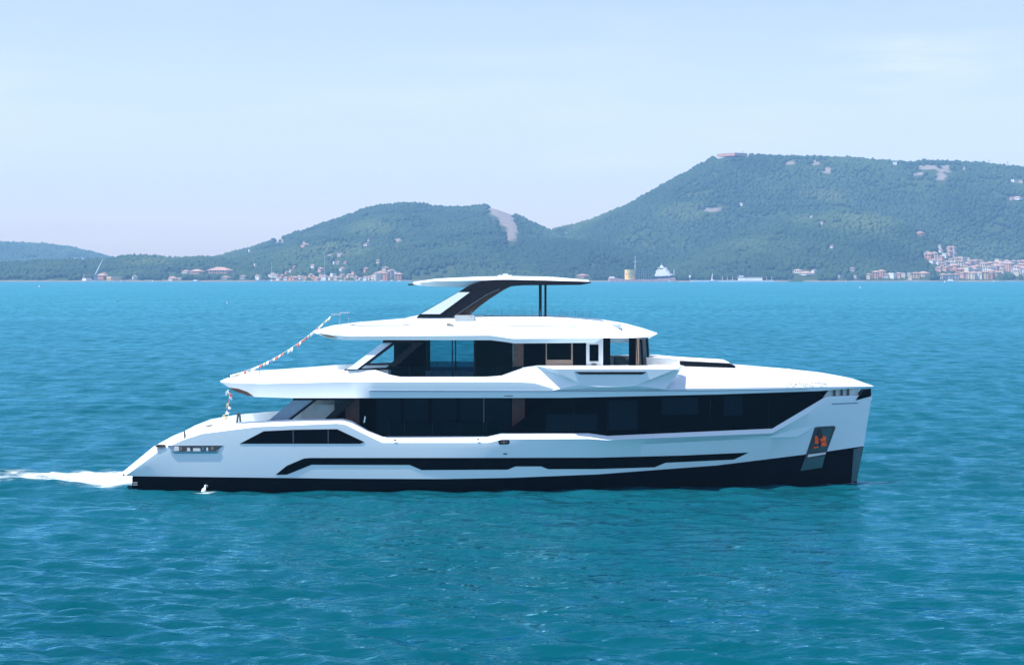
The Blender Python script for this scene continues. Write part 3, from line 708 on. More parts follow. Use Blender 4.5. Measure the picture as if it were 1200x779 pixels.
# foam of the wake: churned white water trailing behind the stern, broken by noise
at = n.new('ShaderNodeAttribute'); at.attribute_name = 'foam'
fn1 = wnoise(1.5, .45, 1.0, 6, 0, .7); fn2 = wnoise(.5, .4, 1.0, 4, 0, .6)
fsum = mth('ADD', mth('MULTIPLY', fn1.outputs['Fac'], 1.0), mth('SUBTRACT', mth('MULTIPLY', fn2.outputs['Fac'], .60), .30))
fr_ = n.new('ShaderNodeMapRange'); fr_.interpolation_type = 'SMOOTHSTEP'
l.new(mth('ADD', fsum, at.outputs['Fac']), fr_.inputs['Value']); fr_.inputs['From Min'].default_value = .86; fr_.inputs['From Max'].default_value = 1.42
fm = n.new('ShaderNodeMix'); fm.data_type = 'RGBA'; fm.inputs[7].default_value = (.72, .76, .78, 1)
far_c = n.new('ShaderNodeMix'); far_c.data_type = 'RGBA'; far_c.inputs[7].default_value = (.016, .132, .190, 1)     # far-off sky brightness painted into the water colour, growing with camera distance
cq = n.new('ShaderNodeAttribute'); cq.attribute_name = 'chop'  # distance ramp, here driving the painted far brightness
def lanes(scale, sx, sy, lo, hi, rot):
    q = wnoise(scale, sx, sy, 4, rot, .62); m_ = n.new('ShaderNodeMapRange'); m_.inputs['From Min'].default_value = .32; m_.inputs['From Max'].default_value = .68
    m_.inputs['To Min'].default_value = lo; m_.inputs['To Max'].default_value = hi; l.new(q.outputs['Fac'], m_.inputs['Value']); return m_.outputs['Result']
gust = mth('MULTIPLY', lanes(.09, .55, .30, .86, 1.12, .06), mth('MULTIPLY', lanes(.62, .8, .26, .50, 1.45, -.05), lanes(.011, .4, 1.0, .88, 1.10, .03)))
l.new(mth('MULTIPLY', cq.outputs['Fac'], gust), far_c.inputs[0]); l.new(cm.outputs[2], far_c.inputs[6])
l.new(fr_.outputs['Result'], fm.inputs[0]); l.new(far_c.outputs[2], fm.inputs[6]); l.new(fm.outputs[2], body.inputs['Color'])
rr = n.new('ShaderNodeMapRange'); rr.inputs['To Min'].default_value = .085; rr.inputs['To Max'].default_value = .7
l.new(fr_.outputs['Result'], rr.inputs['Value'])
ca_ = n.new('ShaderNodeAttribute'); ca_.attribute_name = 'chop'          # chop too fine for the mesh out here: rougher surface
r2 = n.new('ShaderNodeMapRange'); r2.inputs['To Min'].default_value = 0; r2.inputs['To Max'].default_value = .30
l.new(ca_.outputs['Fac'], r2.inputs['Value']); l.new(mth('ADD', rr.outputs['Result'], r2.outputs['Result']), skin.inputs['Roughness'])
r3 = n.new('ShaderNodeMapRange'); r3.inputs['To Min'].default_value = .86; r3.inputs['To Max'].default_value = .24
l.new(ca_.outputs['Fac'], r3.inputs['Value']); l.new(mth('MULTIPLY', mth('MULTIPLY', fres.outputs[0], mth('MULTIPLY', r3.outputs['Result'], gust)), mth('SUBTRACT', 1.0, fr_.outputs['Result'])), wmix.inputs[0])   # steep unresolved chop hides part of the mirror
sea = np_obj('sea', V, grid_faces(*X.shape), wm)
tag(sea, kind='structure')
foam = np.zeros(len(V), np.float32)
xs, ys = V[:, 0], V[:, 1]
t = np.clip((-17.2 - xs) / 26, 0, 3)
wc, ww = 2.2 + .9 * t, 3.5 + 1.8 * t
core = np.exp(-((ys - wc) / ww) ** 2) * (xs < -18.3) * np.clip((-18.3 - xs) / .8, 0, 1)
foam += (.63 - .045 * t + .17 * np.exp(-((xs + 20) / 3.5) ** 2)) * core
foam += .40 * np.exp(-((ys + 1.8) / 2.2) ** 2 - ((xs + 19.4) / 2.2) ** 2)
hbw = 3.55 * (1 - np.clip((xs + 18.7) / 36 - .34, 0, 1) ** 1.75 / .66 ** 1.75)
foam += .33 * np.exp(-((ys + hbw + .15) / .5) ** 2) * (xs > 3) * (xs < 18.2)
foam += .30 * np.exp(-((ys + 1.0) / 1.2) ** 2 - ((xs - 18.2) / 1.4) ** 2)
foam += .62 * np.exp(-((ys + 4.25) / .35) ** 2 - ((xs + 14.6) / .8) ** 2)
foam += .36 * np.exp(-((ys + 4.2) / .3) ** 2 - ((xs + 10.6) / 1.6) ** 2)
for _ in range(22):                                      # scattered little whitecaps
    cx, cy = rng.uniform(-32, 40), rng.uniform(-45, 30)
    if abs(cy) < 5 and abs(cx) < 19: continue
    foam += rng.uniform(.22, .34) * np.exp(-((xs - cx) / rng.uniform(.2, .5)) ** 2 - ((ys - cy) / rng.uniform(.1, .25)) ** 2)
Zw = V[:, 2] + np.clip(core, 0, 1) * (.06 + .28 * fbm(xs * 1.1, ys * 1.3, 77, 4))       # churned wake stands a little proud
V[:, 2] = Zw; sea.data.vertices.foreach_set('co', V.astype(np.float32).ravel()); sea.data.update()
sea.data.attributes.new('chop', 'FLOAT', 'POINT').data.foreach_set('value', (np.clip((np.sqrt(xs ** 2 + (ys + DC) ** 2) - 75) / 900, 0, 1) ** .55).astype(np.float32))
sea.data.attributes.new('foam', 'FLOAT', 'POINT').data.foreach_set('value', foam)

# exhaust water spilling from the hull near the stern
fo = mat('white_foam', (.8, .83, .85), .6, bump=(6, .6))
mb = MB(); a = P(242.5, 569.5, 3.6); v = [a, a + Vector((-.04, -.10, .02)), a + Vector((-.10, -.22, -.12)), a + Vector((-.16, -.32, -.38))]
mb.tube(v, .06, 8, .12)
for _ in range(14):
    c = a + Vector((random.gauss(-.15, .28), random.gauss(-.4, .12), -.40 + random.uniform(-.05, .08)))
    mb.tube([c - Vector((0, 0, .06)), c, c + Vector((0, 0, .06))], random.uniform(.04, .12), 7, .03)
tag(mb.build('exhaust_splash', fo, None, 50), 'white jet of water splashing from the black waterline near the stern', 'splash', kind='stuff')

# ------------------------------------------------------------------ hills across the bay
class Hill:
    """land mass: ridge profile traced in the photo and set at its own distance; slopes down to the shore in front"""
    def __init__(s, name, prof, dr, ds, tree=7.0, gul=.10, seed=0, shape=.6, step=(7, 9), x_sh=None):
        s.name, s.dr, s.ds, s.gul, s.seed, s.shape, s.step = name, dr, ds, gul, seed, shape, step
        s.px = np.array([p[0] for p in prof], float)
        s.xr = (s.px - 600) * dr / F
        s.h = np.maximum(H - (np.array([p[1] for p in prof], float) - HZ) * dr / F - tree, -6)
    def shore(s, x): return s.ds + 38 * (fbm(x / 150 + 9, x * 0 + s.seed, s.seed, 3) - .5)
    def z(s, x, d):
        """height at world x and distance d from the camera (works on arrays)"""
        sh = s.shore(x)
        t = (d - sh) / (s.dr - sh)
        # the ridge is read along lines that fan out a little from the shore to the ridge
        hr = np.interp(x * (1 + (s.dr / np.maximum(d, 1) - 1) * 1.0), s.xr, s.h, left=-6, right=-6)
        tc = np.clip(t, 0, 1)
        g = s.shape * tc + (1 - s.shape) * np.sin(tc * math.pi / 2)
        rough = (fbm(x / 170, d / 420, s.seed, 4) - .5) * 2
        fine = (fbm(x / 55, d / 75, s.seed + 3, 3) - .5) * 2
        zz = hr * g * (1 + s.gul * 2.2 * rough * (1 - tc) * 1.6) + s.gul * 38 * rough * 4 * tc * (1 - tc) + fine * 3.0 * np.clip(tc * 4, 0, 1) * (1 - tc * .8)
        back = np.clip((d - s.dr) / 500, 0, 1)
        zz = zz * (1 - back ** 1.5)
        return np.where(t < 0, -3 + 0 * zz, np.maximum(zz, np.where(hr < -1, -6, .8)))
    def hit(s, px, py):
        d = np.arange(s.ds - 30, s.dr + 5, 2.0); x = (px - 600) * d / F
        z = s.z(x, d); yy = HZ - (z - H) * F / d
        k = np.argmax((yy <= py) & (z > .7))
        if not ((yy <= py) & (z > .7)).any(): k = int(np.argmin(np.abs(yy - py)))
        return float(x[k]), float(d[k]), float(z[k])

hills = [
    Hill('far_hill', [(-700, 331), (-560, 312), (-420, 296), (-300, 288), (-160, 284), (-60, 280), (0, 282), (30, 283.5), (50, 284), (80, 287.5), (110, 294), (135, 301), (170, 312), (210, 330)], 4700, 4000, 8, .05, 11),
    Hill('left_shore_hill', [(-720, 331), (-600, 320), (-470, 309), (-330, 303), (-200, 301), (-60, 305), (0, 306), (60, 304), (110, 303), (128, 302), (150, 299), (180, 299), (205, 301.5), (232, 300), (262, 302), (290, 309), (330, 319), (370, 330)], 2820, 2430, 6, .06, 23),
    Hill('middle_mountain', [(180, 322), (225, 305), (250, 300), (290, 289.5), (340, 273), (400, 253), (440, 239), (470, 236), (490, 237), (520, 241.5), (555, 239), (566, 238), (580, 240), (600, 247), (640, 266), (665, 276), (700, 296), (760, 330)], 3500, 2440, 7, .15, 37),
    Hill('right_mountain', [(540, 330), (585, 305), (630, 276), (650, 267), (690, 257), (740, 236), (790, 208), (835, 183), (860, 178.5), (900, 181), (960, 182), (1020, 185), (1065, 188), (1100, 187), (1150, 190), (1200, 195), (1270, 203), (1400, 222), (1550, 245), (1750, 280), (1900, 331)], 3450, 2860, 6, .17, 53, .5),
    Hill('wooded_headland', [(470, 330), (495, 312), (510, 305), (530, 294), (560, 287), (600, 284), (650, 279), (690, 281), (730, 290), (780, 305), (830, 322), (850, 330)], 2900, 2440, 6, .12, 71),
    Hill('town_spur', [(740, 330), (780, 308), (830, 285), (870, 268), (930, 251), (980, 244), (1020, 247), (1060, 259), (1090, 273), (1118, 290), (1145, 305), (1200, 307), (1300, 304), (1420, 308), (1600, 312), (1750, 331)], 2880, 2400, 6, .14, 97),
]
HL = {h.name: h for h in hills}
ROCK = [  # bare rock scars and clearings, outlines in photo pixels (hill, polygon-ish ellipses: px, py, rx, ry)
    ('middle_mountain', 575, 243, 5, 5), ('middle_mountain', 588, 245, 6, 5), ('middle_mountain', 596, 252, 7, 7), ('middle_mountain', 599, 262, 6, 9), ('middle_mountain', 599, 274, 5.5, 9), ('middle_mountain', 582, 247, 9, 7), ('middle_mountain', 592, 256, 9, 9), ('middle_mountain', 600, 268, 8, 12),
    ('middle_mountain', 325, 282, 12, 2.2), ('middle_mountain', 356, 286, 5, 3), ('middle_mountain', 465, 282, 5, 4), ('middle_mountain', 395, 299, 12, 3),
    ('right_mountain', 1090, 195, 15, 5), ('right_mountain', 1108, 196, 10, 6), ('right_mountain', 1078, 204, 12, 3), ('right_mountain', 1103, 206, 5, 5), ('right_mountain', 1072, 205, 8, 2.5),
    ('right_mountain', 957, 190, 6, 5), ('right_mountain', 970, 200, 6, 4), ('right_mountain', 926, 190, 9, 4), ('right_mountain', 860, 181, 18, 3), 
    ('right_mountain', 662, 274, 7, 2), ('right_mountain', 835, 246, 9, 3.5), ('right_mountain', 1190, 213, 8, 2),
    ('left_shore_hill', 70, 321.5, 18, 1.5), ('left_shore_hill', 20, 322, 12, 1.0), ('left_shore_hill', 205, 325.5, 10, 3), ('left_shore_hill', 100, 305, 4, 2), ('far_hill', 92, 303, 8, 2),
]
GREEN = [('town_spur', 945, 262, 24, 5), ('town_spur', 985, 258, 24, 6), ('middle_mountain', 400, 296, 40, 12), ('town_spur', 1000, 262, 80, 18), ('town_spur', 900, 290, 60, 14), ('right_mountain', 960, 232, 40, 10), ('middle_mountain', 430, 270, 40, 10), ('right_mountain', 800, 250, 40, 14), ('left_shore_hill', 175, 312, 40, 6)]
def patch_mask(name, px, py, lst, seed, soft=.35):
    m = np.zeros_like(px)
    for (nm, cx, cy, rx, ry) in lst:
        if nm != name: continue
        q = 1 - np.sqrt(((px - cx) / rx) ** 2 + ((py - cy) / ry) ** 2)
        m = np.maximum(m, q)
    return m
def rock_at(h, x, d, z):
    px, py = 600 + F * x / d, HZ - (z - H) * F / d
    m = patch_mask(h.name, px, py, ROCK, h.seed)
    return m + (fbm(x / 14, d / 26, h.seed + 5, 3) - .5) * 1.7 * (m > -.0) - .05 > 0

land = bpy.data.materials.new('hillside_ground'); land.use_nodes = True
n, l = land.node_tree.nodes, land.node_tree.links
pb = n['Principled BSDF']; pb.inputs['Roughness'].default_value = .9; pb.inputs['Specular IOR Level'].default_value = .1
at = n.new('ShaderNodeAttribute'); at.attribute_name = 'bare'
tcl = n.new('ShaderNodeTexCoord'); z1n = n.new('ShaderNodeTexNoise'); z1n.inputs['Scale'].default_value = .11; z1n.inputs['Detail'].default_value = 8
l.new(tcl.outputs['Object'], z1n.inputs['Vector'])
ca = n.new('ShaderNodeMix'); ca.data_type = 'RGBA'; ca.inputs[6].default_value = (.022, .040, .014, 1); ca.inputs[7].default_value = (.042, .058, .024, 1)
cb = n.new('ShaderNodeMix'); cb.data_type = 'RGBA'; cb.inputs[6].default_value = (.10, .085, .075, 1); cb.inputs[7].default_value = (.27, .23, .21, 1)
cc = n.new('ShaderNodeMix'); cc.data_type = 'RGBA'
l.new(z1n.outputs['Fac'], ca.inputs[0]); l.new(z1n.outputs['Fac'], cb.inputs[0]); l.new(at.outputs['Fac'], cc.inputs[0])
l.new(ca.outputs[2], cc.inputs[6]); l.new(cb.outputs[2], cc.inputs[7]); l.new(cc.outputs[2], pb.inputs['Base Color'])

leaf = bpy.data.materials.new('forest_foliage'); leaf.use_nodes = True
n, l = leaf.node_tree.nodes, leaf.node_tree.links
pb = n['Principled BSDF']; pb.inputs['Roughness'].default_value = .85; pb.inputs['Specular IOR Level'].default_value = .15
at = n.new('ShaderNodeAttribute'); at.attribute_name = 'tint'
cr = n.new('ShaderNodeValToRGB'); l.new(at.outputs['Fac'], cr.inputs[0]); l.new(cr.outputs[0], pb.inputs['Base Color'])
e = cr.color_ramp.elements; e[0].color = (.013, .031, .015, 1); e[1].color = (.066, .092, .036, 1)
q = e.new(.5); q.color = (.030, .058, .024, 1)

for h in hills:
    x0, x1 = h.xr[0] * 1.02, h.xr[-1] * 1.02
    xs = np.arange(x0 - 20, x1 + 20, h.step[0]); ds_ = np.concatenate([np.arange(h.ds - 40, h.dr + 120, h.step[1]), np.arange(h.dr + 150, h.dr + 520, 40)])
    Dg, Xg = np.meshgrid(ds_, xs, indexing='ij'); Zg = h.z(Xg, Dg)
    o = np_obj(h.name, np.stack([Xg, Dg - DC, Zg], -1).reshape(-1, 3), grid_faces(*Xg.shape), land)
    tag(o, kind='structure')
    rk = rock_at(h, Xg, Dg, Zg).astype(np.float32).ravel()
    rk = np.maximum(rk, ((Zg < 1.6) & (Zg > -2)).astype(np.float32).ravel() * .8)
    o.data.attributes.new('bare', 'FLOAT', 'POINT').data.foreach_set('value', rk)

# ------------------------------------------------------------------ houses
HVIEW = []
HPOS = []      # (x, d, radius) kept clear of trees
WALL = {'white': (.80, .79, .76), 'cream': (.72, .64, .50), 'ochre': (.66, .46, .22), 'pink': (.66, .40, .33), 'salmon': (.64, .32, .22), 'grey': (.42, .42, .42), 'sand': (.60, .50, .38)}
WM = {k: mat(k + '_plaster', v, .85, .2, noise=(.25, .10)) for k, v in WALL.items()}
RM = {'red': mat('terracotta_roof', (.34, .22, .18), .85, .2, noise=(.4, .25)), 'brown': mat('brown_tile_roof', (.25, .17, .14), .85, .2, noise=(.4, .2)), 'pale': mat('pale_flat_roof', (.62, .58, .54), .85, .2, noise=(.3, .1))}
WIN = mat('dark_window', (.05, .055, .06), .3)
DARKST = mat('dark_stone', (.14, .13, .125), .9, .2, noise=(.2, .3))
records = []
def house(hill, px, py, w, hgt, zone, group, colour=None, roof=None, dep=None, windows=None, kind='house'):
    """a house whose foot shows at photo pixel px, py; w and hgt in photo pixels at its distance"""
    x, d, z = hill.hit(px, py); s = d / F; W, HH = w * s, hgt * s
    colour = colour or random.choices(list(WALL), (6, 5, 1.2, 5, 2, 1.5, 3))[0]
    roof = roof or random.choices(list(RM), (7, 3, 2))[0]
    Dp = dep or W * random.uniform(.7, 1.0)
    t = bpy.data.objects.new(kind, None); COL.objects.link(t); t.location = (x, d - DC, z - 1.0); t.rotation_euler = (0, 0, random.uniform(-1.15, -.2)); t.empty_display_size = 3
    rh = 0.16 * min(W, Dp) + .5
    mb = MB(); mb.box(-W / 2, W / 2, -Dp / 2, Dp / 2, 0, HH + 1.0 - (rh * .6 if roof != 'pale' else 0)); mb.build('wall', WM[colour], t)
    mb = MB(); e = HH + 1.0 - rh * .6 + .02; o_ = .35
    if roof == 'pale':
        e = HH + 1.02
        mb.box(-W / 2 - .1, W / 2 + .1, -Dp / 2 - .1, Dp / 2 + .1, e, e + .5)
    else:
        a = min(W, Dp) / 2 * .85
        b = [(-W / 2 - o_, -Dp / 2 - o_, e), (W / 2 + o_, -Dp / 2 - o_, e), (W / 2 + o_, Dp / 2 + o_, e), (-W / 2 - o_, Dp / 2 + o_, e)]
        if W >= Dp: r = [(-W / 2 + a, 0, e + rh), (W / 2 - a, 0, e + rh)]; ff = [(0, 1, 5, 4), (1, 2, 5), (2, 3, 4, 5), (3, 0, 4), (3, 2, 1, 0)]
        else: r = [(0, -Dp / 2 + a, e + rh), (0, Dp / 2 - a, e + rh)]; ff = [(0, 1, 4), (1, 2, 5, 4), (2, 3, 5), (3, 0, 4, 5), (3, 2, 1, 0)]
        mb.add(b + r, ff)
    mb.build('roof', RM[roof], t)
    storeys = max(1, int(round(HH / 3.2)))
    if windows if windows is not None else w >= 8:
        nw = max(2, int(W / 3.2)); wm_ = None
        for fl in range(storeys):
            for k in range(nw):
                if wm_ is None:
                    mb = MB(); mb.box(-.65, .65, -.06, .06, -.85, .85); o = mb.build('window', WIN, t); wm_ = o
                else:
                    o = wm_.copy(); COL.objects.link(o); o.parent = t
                o.location = (-W / 2 + W * (k + .5) / nw, -Dp / 2 - .04, 1.0 + (HH - rh * .6) * (fl + .5) / storeys)
    HPOS.append((x, d, max(W, Dp) * .62)); HVIEW.append((px, py, w, hgt, d))
    size = 'tall' if hgt > w * 1.05 else ('long' if w > hgt * 2.0 else ('small' if w < 6.5 else 'broad'))
    records.append((t, f"{size} {colour} house with {roof} roof {zone}" if kind == 'house' else None, kind, group, px))
    return t

TS_ = HL['town_spur']; MM = HL['middle_mountain']; LS = HL['left_shore_hill']; RMN = HL['right_mountain']; WH = HL['wooded_headland']
g = 'houses of the hillside town'
up = [(1089, 304, 8, 7, 'salmon'), (1095, 304, 8, 8, 'cream'), (1101, 291, 4, 4, 'white'), (1102, 296, 5, 4, 'white'), (1103, 306, 6, 6, 'pink'), (1112, 294, 6, 5, 'pink'), (1117, 295, 6, 6, 'sand'), (1113, 300, 6, 6, 'pink'), (1118, 302, 6, 6, 'grey'), (1093, 309, 6, 5, 'white'), (1087, 300, 7, 5, 'white'), (1107, 302, 5, 5, 'white'), (1099, 310, 5, 5, 'white'), (1114, 308, 5, 5, 'cream'), (1109, 311, 6, 5, 'grey'), (1104, 312, 5, 4, 'pink')]
for px, py, w, hh, c in up: house(TS_, px, py, w, hh, 'in upper cluster of hillside town', g, c)
mid = [(1122, 309, 7, 6), (1128, 308, 8, 7), (1134, 308, 6, 6), (1126, 314, 7, 6), (1120, 317, 8, 7), (1117, 312, 6, 5), (1133, 315, 8, 7), (1142, 312, 7, 6), (1149, 311, 8, 6), (1146, 318, 8, 7), (1153, 316, 9, 8), (1139, 319, 7, 6), (1160, 314, 9, 7), (1166, 313, 7, 6), (1159, 320, 10, 8), (1170, 309, 7, 7), (1171, 318, 8, 7), (1180, 308, 8, 6), (1183, 318, 10, 10), (1176, 316, 7, 8), (1188, 310, 8, 6), (1194, 311, 8, 6), (1199, 312, 8, 7), (1198, 320, 8, 8), (1165, 319, 8, 7), (1130, 319, 6, 5), (1206, 311, 8, 7), (1212, 318, 9, 8), (1220, 313, 9, 7), (1113, 317, 7, 6), (1100, 318, 7, 5), (1108, 318, 6, 5), (1190, 317, 6, 6)]
random.seed(21)
for k in range(34):
    px = random.uniform(1118, 1225); mid.append((px, random.uniform(309 if px < 1130 else 311.5, 324), random.uniform(6, 9.5), random.uniform(5.5, 8.5)))
for px, py, w, hh in mid: house(TS_, px, py, w, hh, 'in middle tier of hillside town', g)
fr = [(1133, 326.5, 9, 8, 'pink'), (1140, 327, 8, 8, 'cream'), (1148, 327, 9, 8, 'white'), (1155, 327, 8, 9, 'ochre'), (1161, 327, 8, 8, 'salmon'), (1128, 326, 6, 6, 'pink'), (1168, 324, 9, 6, 'sand'), (1120, 327, 8, 6, 'grey'), (1112, 327, 9, 6, 'grey'), (1105, 327, 8, 6, 'grey'), (1205, 326, 10, 7, 'pink')]
for px, py, w, hh, c in fr: house(TS_, px, py, w, hh, 'on waterfront row of hillside town', g, c)
g = 'houses along the shore left of the town'
for px, py, w, hh, c in [(1003, 326, 6, 3, 'grey'), (1018, 327, 6, 6, 'sand'), (1026, 326, 8, 8, 'salmon'), (1033, 325, 8, 8, 'pink'), (1039, 326, 6, 5, 'grey'), (1046, 326, 7, 6, 'white'), (1052, 326, 7, 6, 'pink'), (1058, 325, 6, 5, 'cream'), (1066, 324, 5, 4, 'grey'), (1073, 325.5, 10, 6, 'ochre'), (1082, 324, 12, 5, 'sand'), (1067, 327.5, 5, 3, 'cream'), (999, 318, 6, 4, 'grey'), (935, 319.5, 10, 3, 'white'), (945, 322, 16, 3, 'white'), (954, 320, 5, 4, 'white'), (985, 326, 8, 3, 'grey'), (975, 290.5, 4, 3, 'white'), (1078, 276, 8, 4, 'salmon'), (963, 263, 4, 3, 'white'), (951, 255, 3, 2.5, 'white')]:
    zone = 'on shore left of hillside town' if py > 315 else 'in trees left above hillside town'
    house(TS_, px, py, w, hh, zone, g, c)
g = 'houses on the harbour front below the middle mountain'
for k in range(34):
    px = 318 + 4.55 * k + random.uniform(-1.5, 1.5); py = random.choice((328.3, 327, 325))
    big = px > 440
    house(MM, px, py, random.uniform(6, 9) if big else random.uniform(4, 7), random.uniform(5, 9) if big else random.uniform(2.5, 4.5), 'on harbour front below middle mountain', g, windows=big, colour='salmon' if k == 29 else None)
g = 'scattered houses on the slope above the harbour'
for px, py, w, hh, c in [(302, 326, 5, 4, 'white'), (341, 319, 4, 3, 'white'), (345, 314, 4, 2.5, 'pink'), (367, 314, 5, 4, 'white'), (376, 319, 6, 5, 'pink'), (392, 309.5, 3, 3, 'white'), (396, 309.5, 4, 3, 'cream'), (401, 317.5, 5, 4, 'white'), (405, 309, 4, 3, 'pink'), (429, 319, 5, 5, 'salmon'), (443, 308.5, 4, 4, 'cream'), (300, 312, 5, 3, 'cream'), (293, 295, 4, 2.5, 'white'), (432, 283, 3, 2.5, 'white'), (429, 288, 5, 3, 'white'), (322, 323, 7, 3, 'cream'), (336, 321, 4, 3, 'pink'), (357, 289, 7, 3, 'pink'), (415, 322, 5, 3, 'pink'), (452, 318, 7, 5, 'sand')]:
    house(MM, px, py, w, hh, 'on slope above the harbour front', g, c, windows=False)
g = 'buildings on the wooded left shore'
for px, py, w, hh, c, r in [(218, 320, 8, 3, 'white', 'red'), (231, 320, 15, 3.5, 'pink', 'red'), (258, 319.5, 26, 5, 'pink', 'red'), (265, 327, 10, 3, 'grey', 'brown'), (203, 329, 10, 4, 'sand', 'red'), (119, 327, 12, 5.5, 'salmon', 'red'), (122, 325, 6, 5, 'white', 'brown'), (134, 329, 14, 4.5, 'ochre', 'pale'), (102, 329, 9, 2.5, 'white', 'pale'), (98, 325, 4, 3, 'sand', 'brown'), (158, 327, 6, 4, 'white', 'brown'), (285, 327, 7, 4, 'grey', 'brown'), (303, 328, 5, 4, 'white', 'pale')]:
    house(LS, px, py, w, hh, 'among trees on the left shore', g, c, r, windows=w > 13)
g = 'houses at the foot of the wooded headland'
for px, py, w, hh, c in [(484, 325, 5, 4, 'cream'), (489, 328, 6, 4, 'pink'), (499, 328, 7, 5, 'pink'), (508, 326, 6, 6, 'salmon'), (522, 326, 8, 4, 'pink'), (530, 317, 7, 6, 'pink'), (494, 320, 4, 3, 'grey'), (683, 325, 13, 3, 'pink'), (516, 320, 4, 3, 'white')]:
    house(WH, px, py, w, hh, 'at the foot of the wooded headland', g, c)
g = 'houses high on the right mountain'
for px, py, w, hh, c in [(1049, 193, 5, 3, 'white'), (1188, 213.5, 5, 2.5, 'white'), (1196, 214, 5, 2.5, 'cream'), (1192, 234, 10, 3, 'white'), (1185, 234.5, 4, 3, 'pink'), (1130, 199, 3, 3, 'cream'), (869, 241, 4, 3, 'white')]:
    house(RMN, px, py, w, hh, 'high on the right mountain', g, c, windows=False)
ft = house(RMN, 858, 180.3, 30, 2.4, '', 'x', 'salmon', 'pale', windows=False, kind='summit_fort', dep=30)
records.pop(); tag(ft, 'low pinkish fort crowning the flat summit of the right mountain', 'fort')

from collections import defaultdict
by = defaultdict(list)
for r in records: by[r[1]].append(r)
ORD = ['first', 'second', 'third', 'fourth', 'fifth', 'sixth', 'seventh', 'eighth', 'ninth', 'tenth', 'eleventh', 'twelfth', 'thirteenth', 'fourteenth', 'fifteenth']
for lab, rs in by.items():
    rs.sort(key=lambda r: r[4])
    for i, (t, _, kind, grp, px) in enumerate(rs):
        tag(t, lab if len(rs) == 1 else f"{lab}, {ORD[i]} from left", 'house', grp)

# summit pylons and harbour structures
steelw = mat('pale_painted_steel', (.72, .74, .76), .5, noise=(.5, .05))
rusty = mat('faded_red_steel', (.62, .38, .33), .7, noise=(.3, .2))
ochre = mat('ochre_steel', (.85, .58, .22), .6, noise=(.25, .15))
navy = mat('navy_hull_paint', (.018, .035, .10), .4, noise=(.2, .1))
lattice = mat('grey_blue_lattice', (.16, .20, .26), .6)
def far(px, py, d): return Vector(((px - 600) * d / F, d - DC, H - (py - HZ) * d / F))
def pylon(px, py, hpx, hill, name, label, cat, grp=None):
    x, d, z = hill.hit(px, py); s = d / F; t = thing(name, label, cat, (x, d - DC, z - 1), grp)
    hm = hpx * s + 1
    mb = MB()
    for sx in (-1, 1): mb.tube([(sx * .9, 0, 0), (sx * .15, 0, hm)], .22, 5)
    for k in range(4): mb.tube([(-.9 + .18 * k, 0, hm * k / 5), (.9 - .18 * (k + 1), 0, hm * (k + 1) / 5)], .15, 4)
    mb.build('mast', lattice, t)
    mb = MB(); mb.box(-1.6, 1.6, -.12, .12, hm * .86, hm * .86 + .3); mb.build('crossarm', lattice, t); return t
pylon(1159, 193, 8, RMN, 'pylon', 'thin lattice pylon on the right mountain ridge, nearer the rock scar', 'pylon', 'pylons on the ridge')
pylon(1181, 195.5, 8, RMN, 'pylon', 'thin lattice pylon on the right mountain ridge, farthest along it', 'pylon', 'pylons on the ridge')
pylon(870, 181, 6, RMN, 'antenna', 'small antenna mast beside the summit fort', 'antenna')

def hull_mb(L, B, Hh, rake=.12, bow=1):
    """boat hull: pointed bow at +x (bow=1) or -x"""
    mb = MB(); st = np.linspace(0, 1, 9); rows = []
    for u in st:
        b = B / 2 * (1 - max(0, (u - .55) / .45) ** 2.2); x = (u - .5) * L
        rows.append([(bow * (x + rake * L * .3 * u), -b, Hh * (1 + .25 * u * u)), (bow * x, -b * .75, -.6), (bow * x, b * .75, -.6), (bow * (x + rake * L * .3 * u), b, Hh * (1 + .25 * u * u))])
    v = [p for r in rows for p in r]; f = [(i * 4 + k, i * 4 + (k + 1) % 4, (i + 1) * 4 + (k + 1) % 4, (i + 1) * 4 + k) for i in range(8) for k in range(4)] + [(0, 1, 2, 3), (35, 34, 33, 32)]
    mb.add(v, f); return mb

# dredger with an ochre tank, and the ship beyond it
d = 2380; s = d / F
b = thing('work_barge', 'flat faded red work barge carrying an ochre cylindrical tank', 'barge', (far(752, 330, d).x, d - DC, 0))
X_ = lambda px: (px - 752) * s
mb = MB(); fr = [Vector((X_(713), -8, -.8)), Vector((X_(713), -8, 4.2)), Vector((X_(722), -8, 4.8)), Vector((X_(733), -8, 3.0)), Vector((X_(765), -8, 2.8)), Vector((X_(790), -8, 4.8)), Vector((X_(794), -8, -.8))]
mb.prism(fr, [q + Vector((0, 16, 0)) for q in fr]); mb.build('hull', rusty, b)
mb = MB(); mb.tube([(X_(738), -1, 2.6), (X_(738), -1, 14.5)], 6 * s, 24); mb.build('tank', ochre, b, 40)
mb = MB(); mb.tube([(X_(738), -1, 9.3), (X_(738), -1, 9.8)], 6.15 * s, 24); mb.build('tank_band', rusty, b, 40)
mb = MB(); mb.tube([(X_(744.5), 3, 3), (X_(744.5), 3, 31)], .45, 8, .2); mb.box(X_(742), X_(747), 2.8, 3.2, 24, 24.5); mb.box(X_(743), X_(746), 2.8, 3.2, 19, 19.4); mb.build('mast', steelw, b)
mb = MB()
for k in range(7): mb.box(X_(746 + k * 2.8) - .2, X_(746 + k * 2.8) + .2, -3, 3, 3, 15.8)
for k in range(5): mb.box(X_(745), X_(765), -3.1, 3.1, 3.6 + k * 2.9, 3.9 + k * 2.9)
mb.build('lattice_frame', lattice, b)
mb = MB(); mb.box(X_(714), X_(720), -3, 3, 4.2, 6.4); mb.build('deck_cabin', steelw, b)
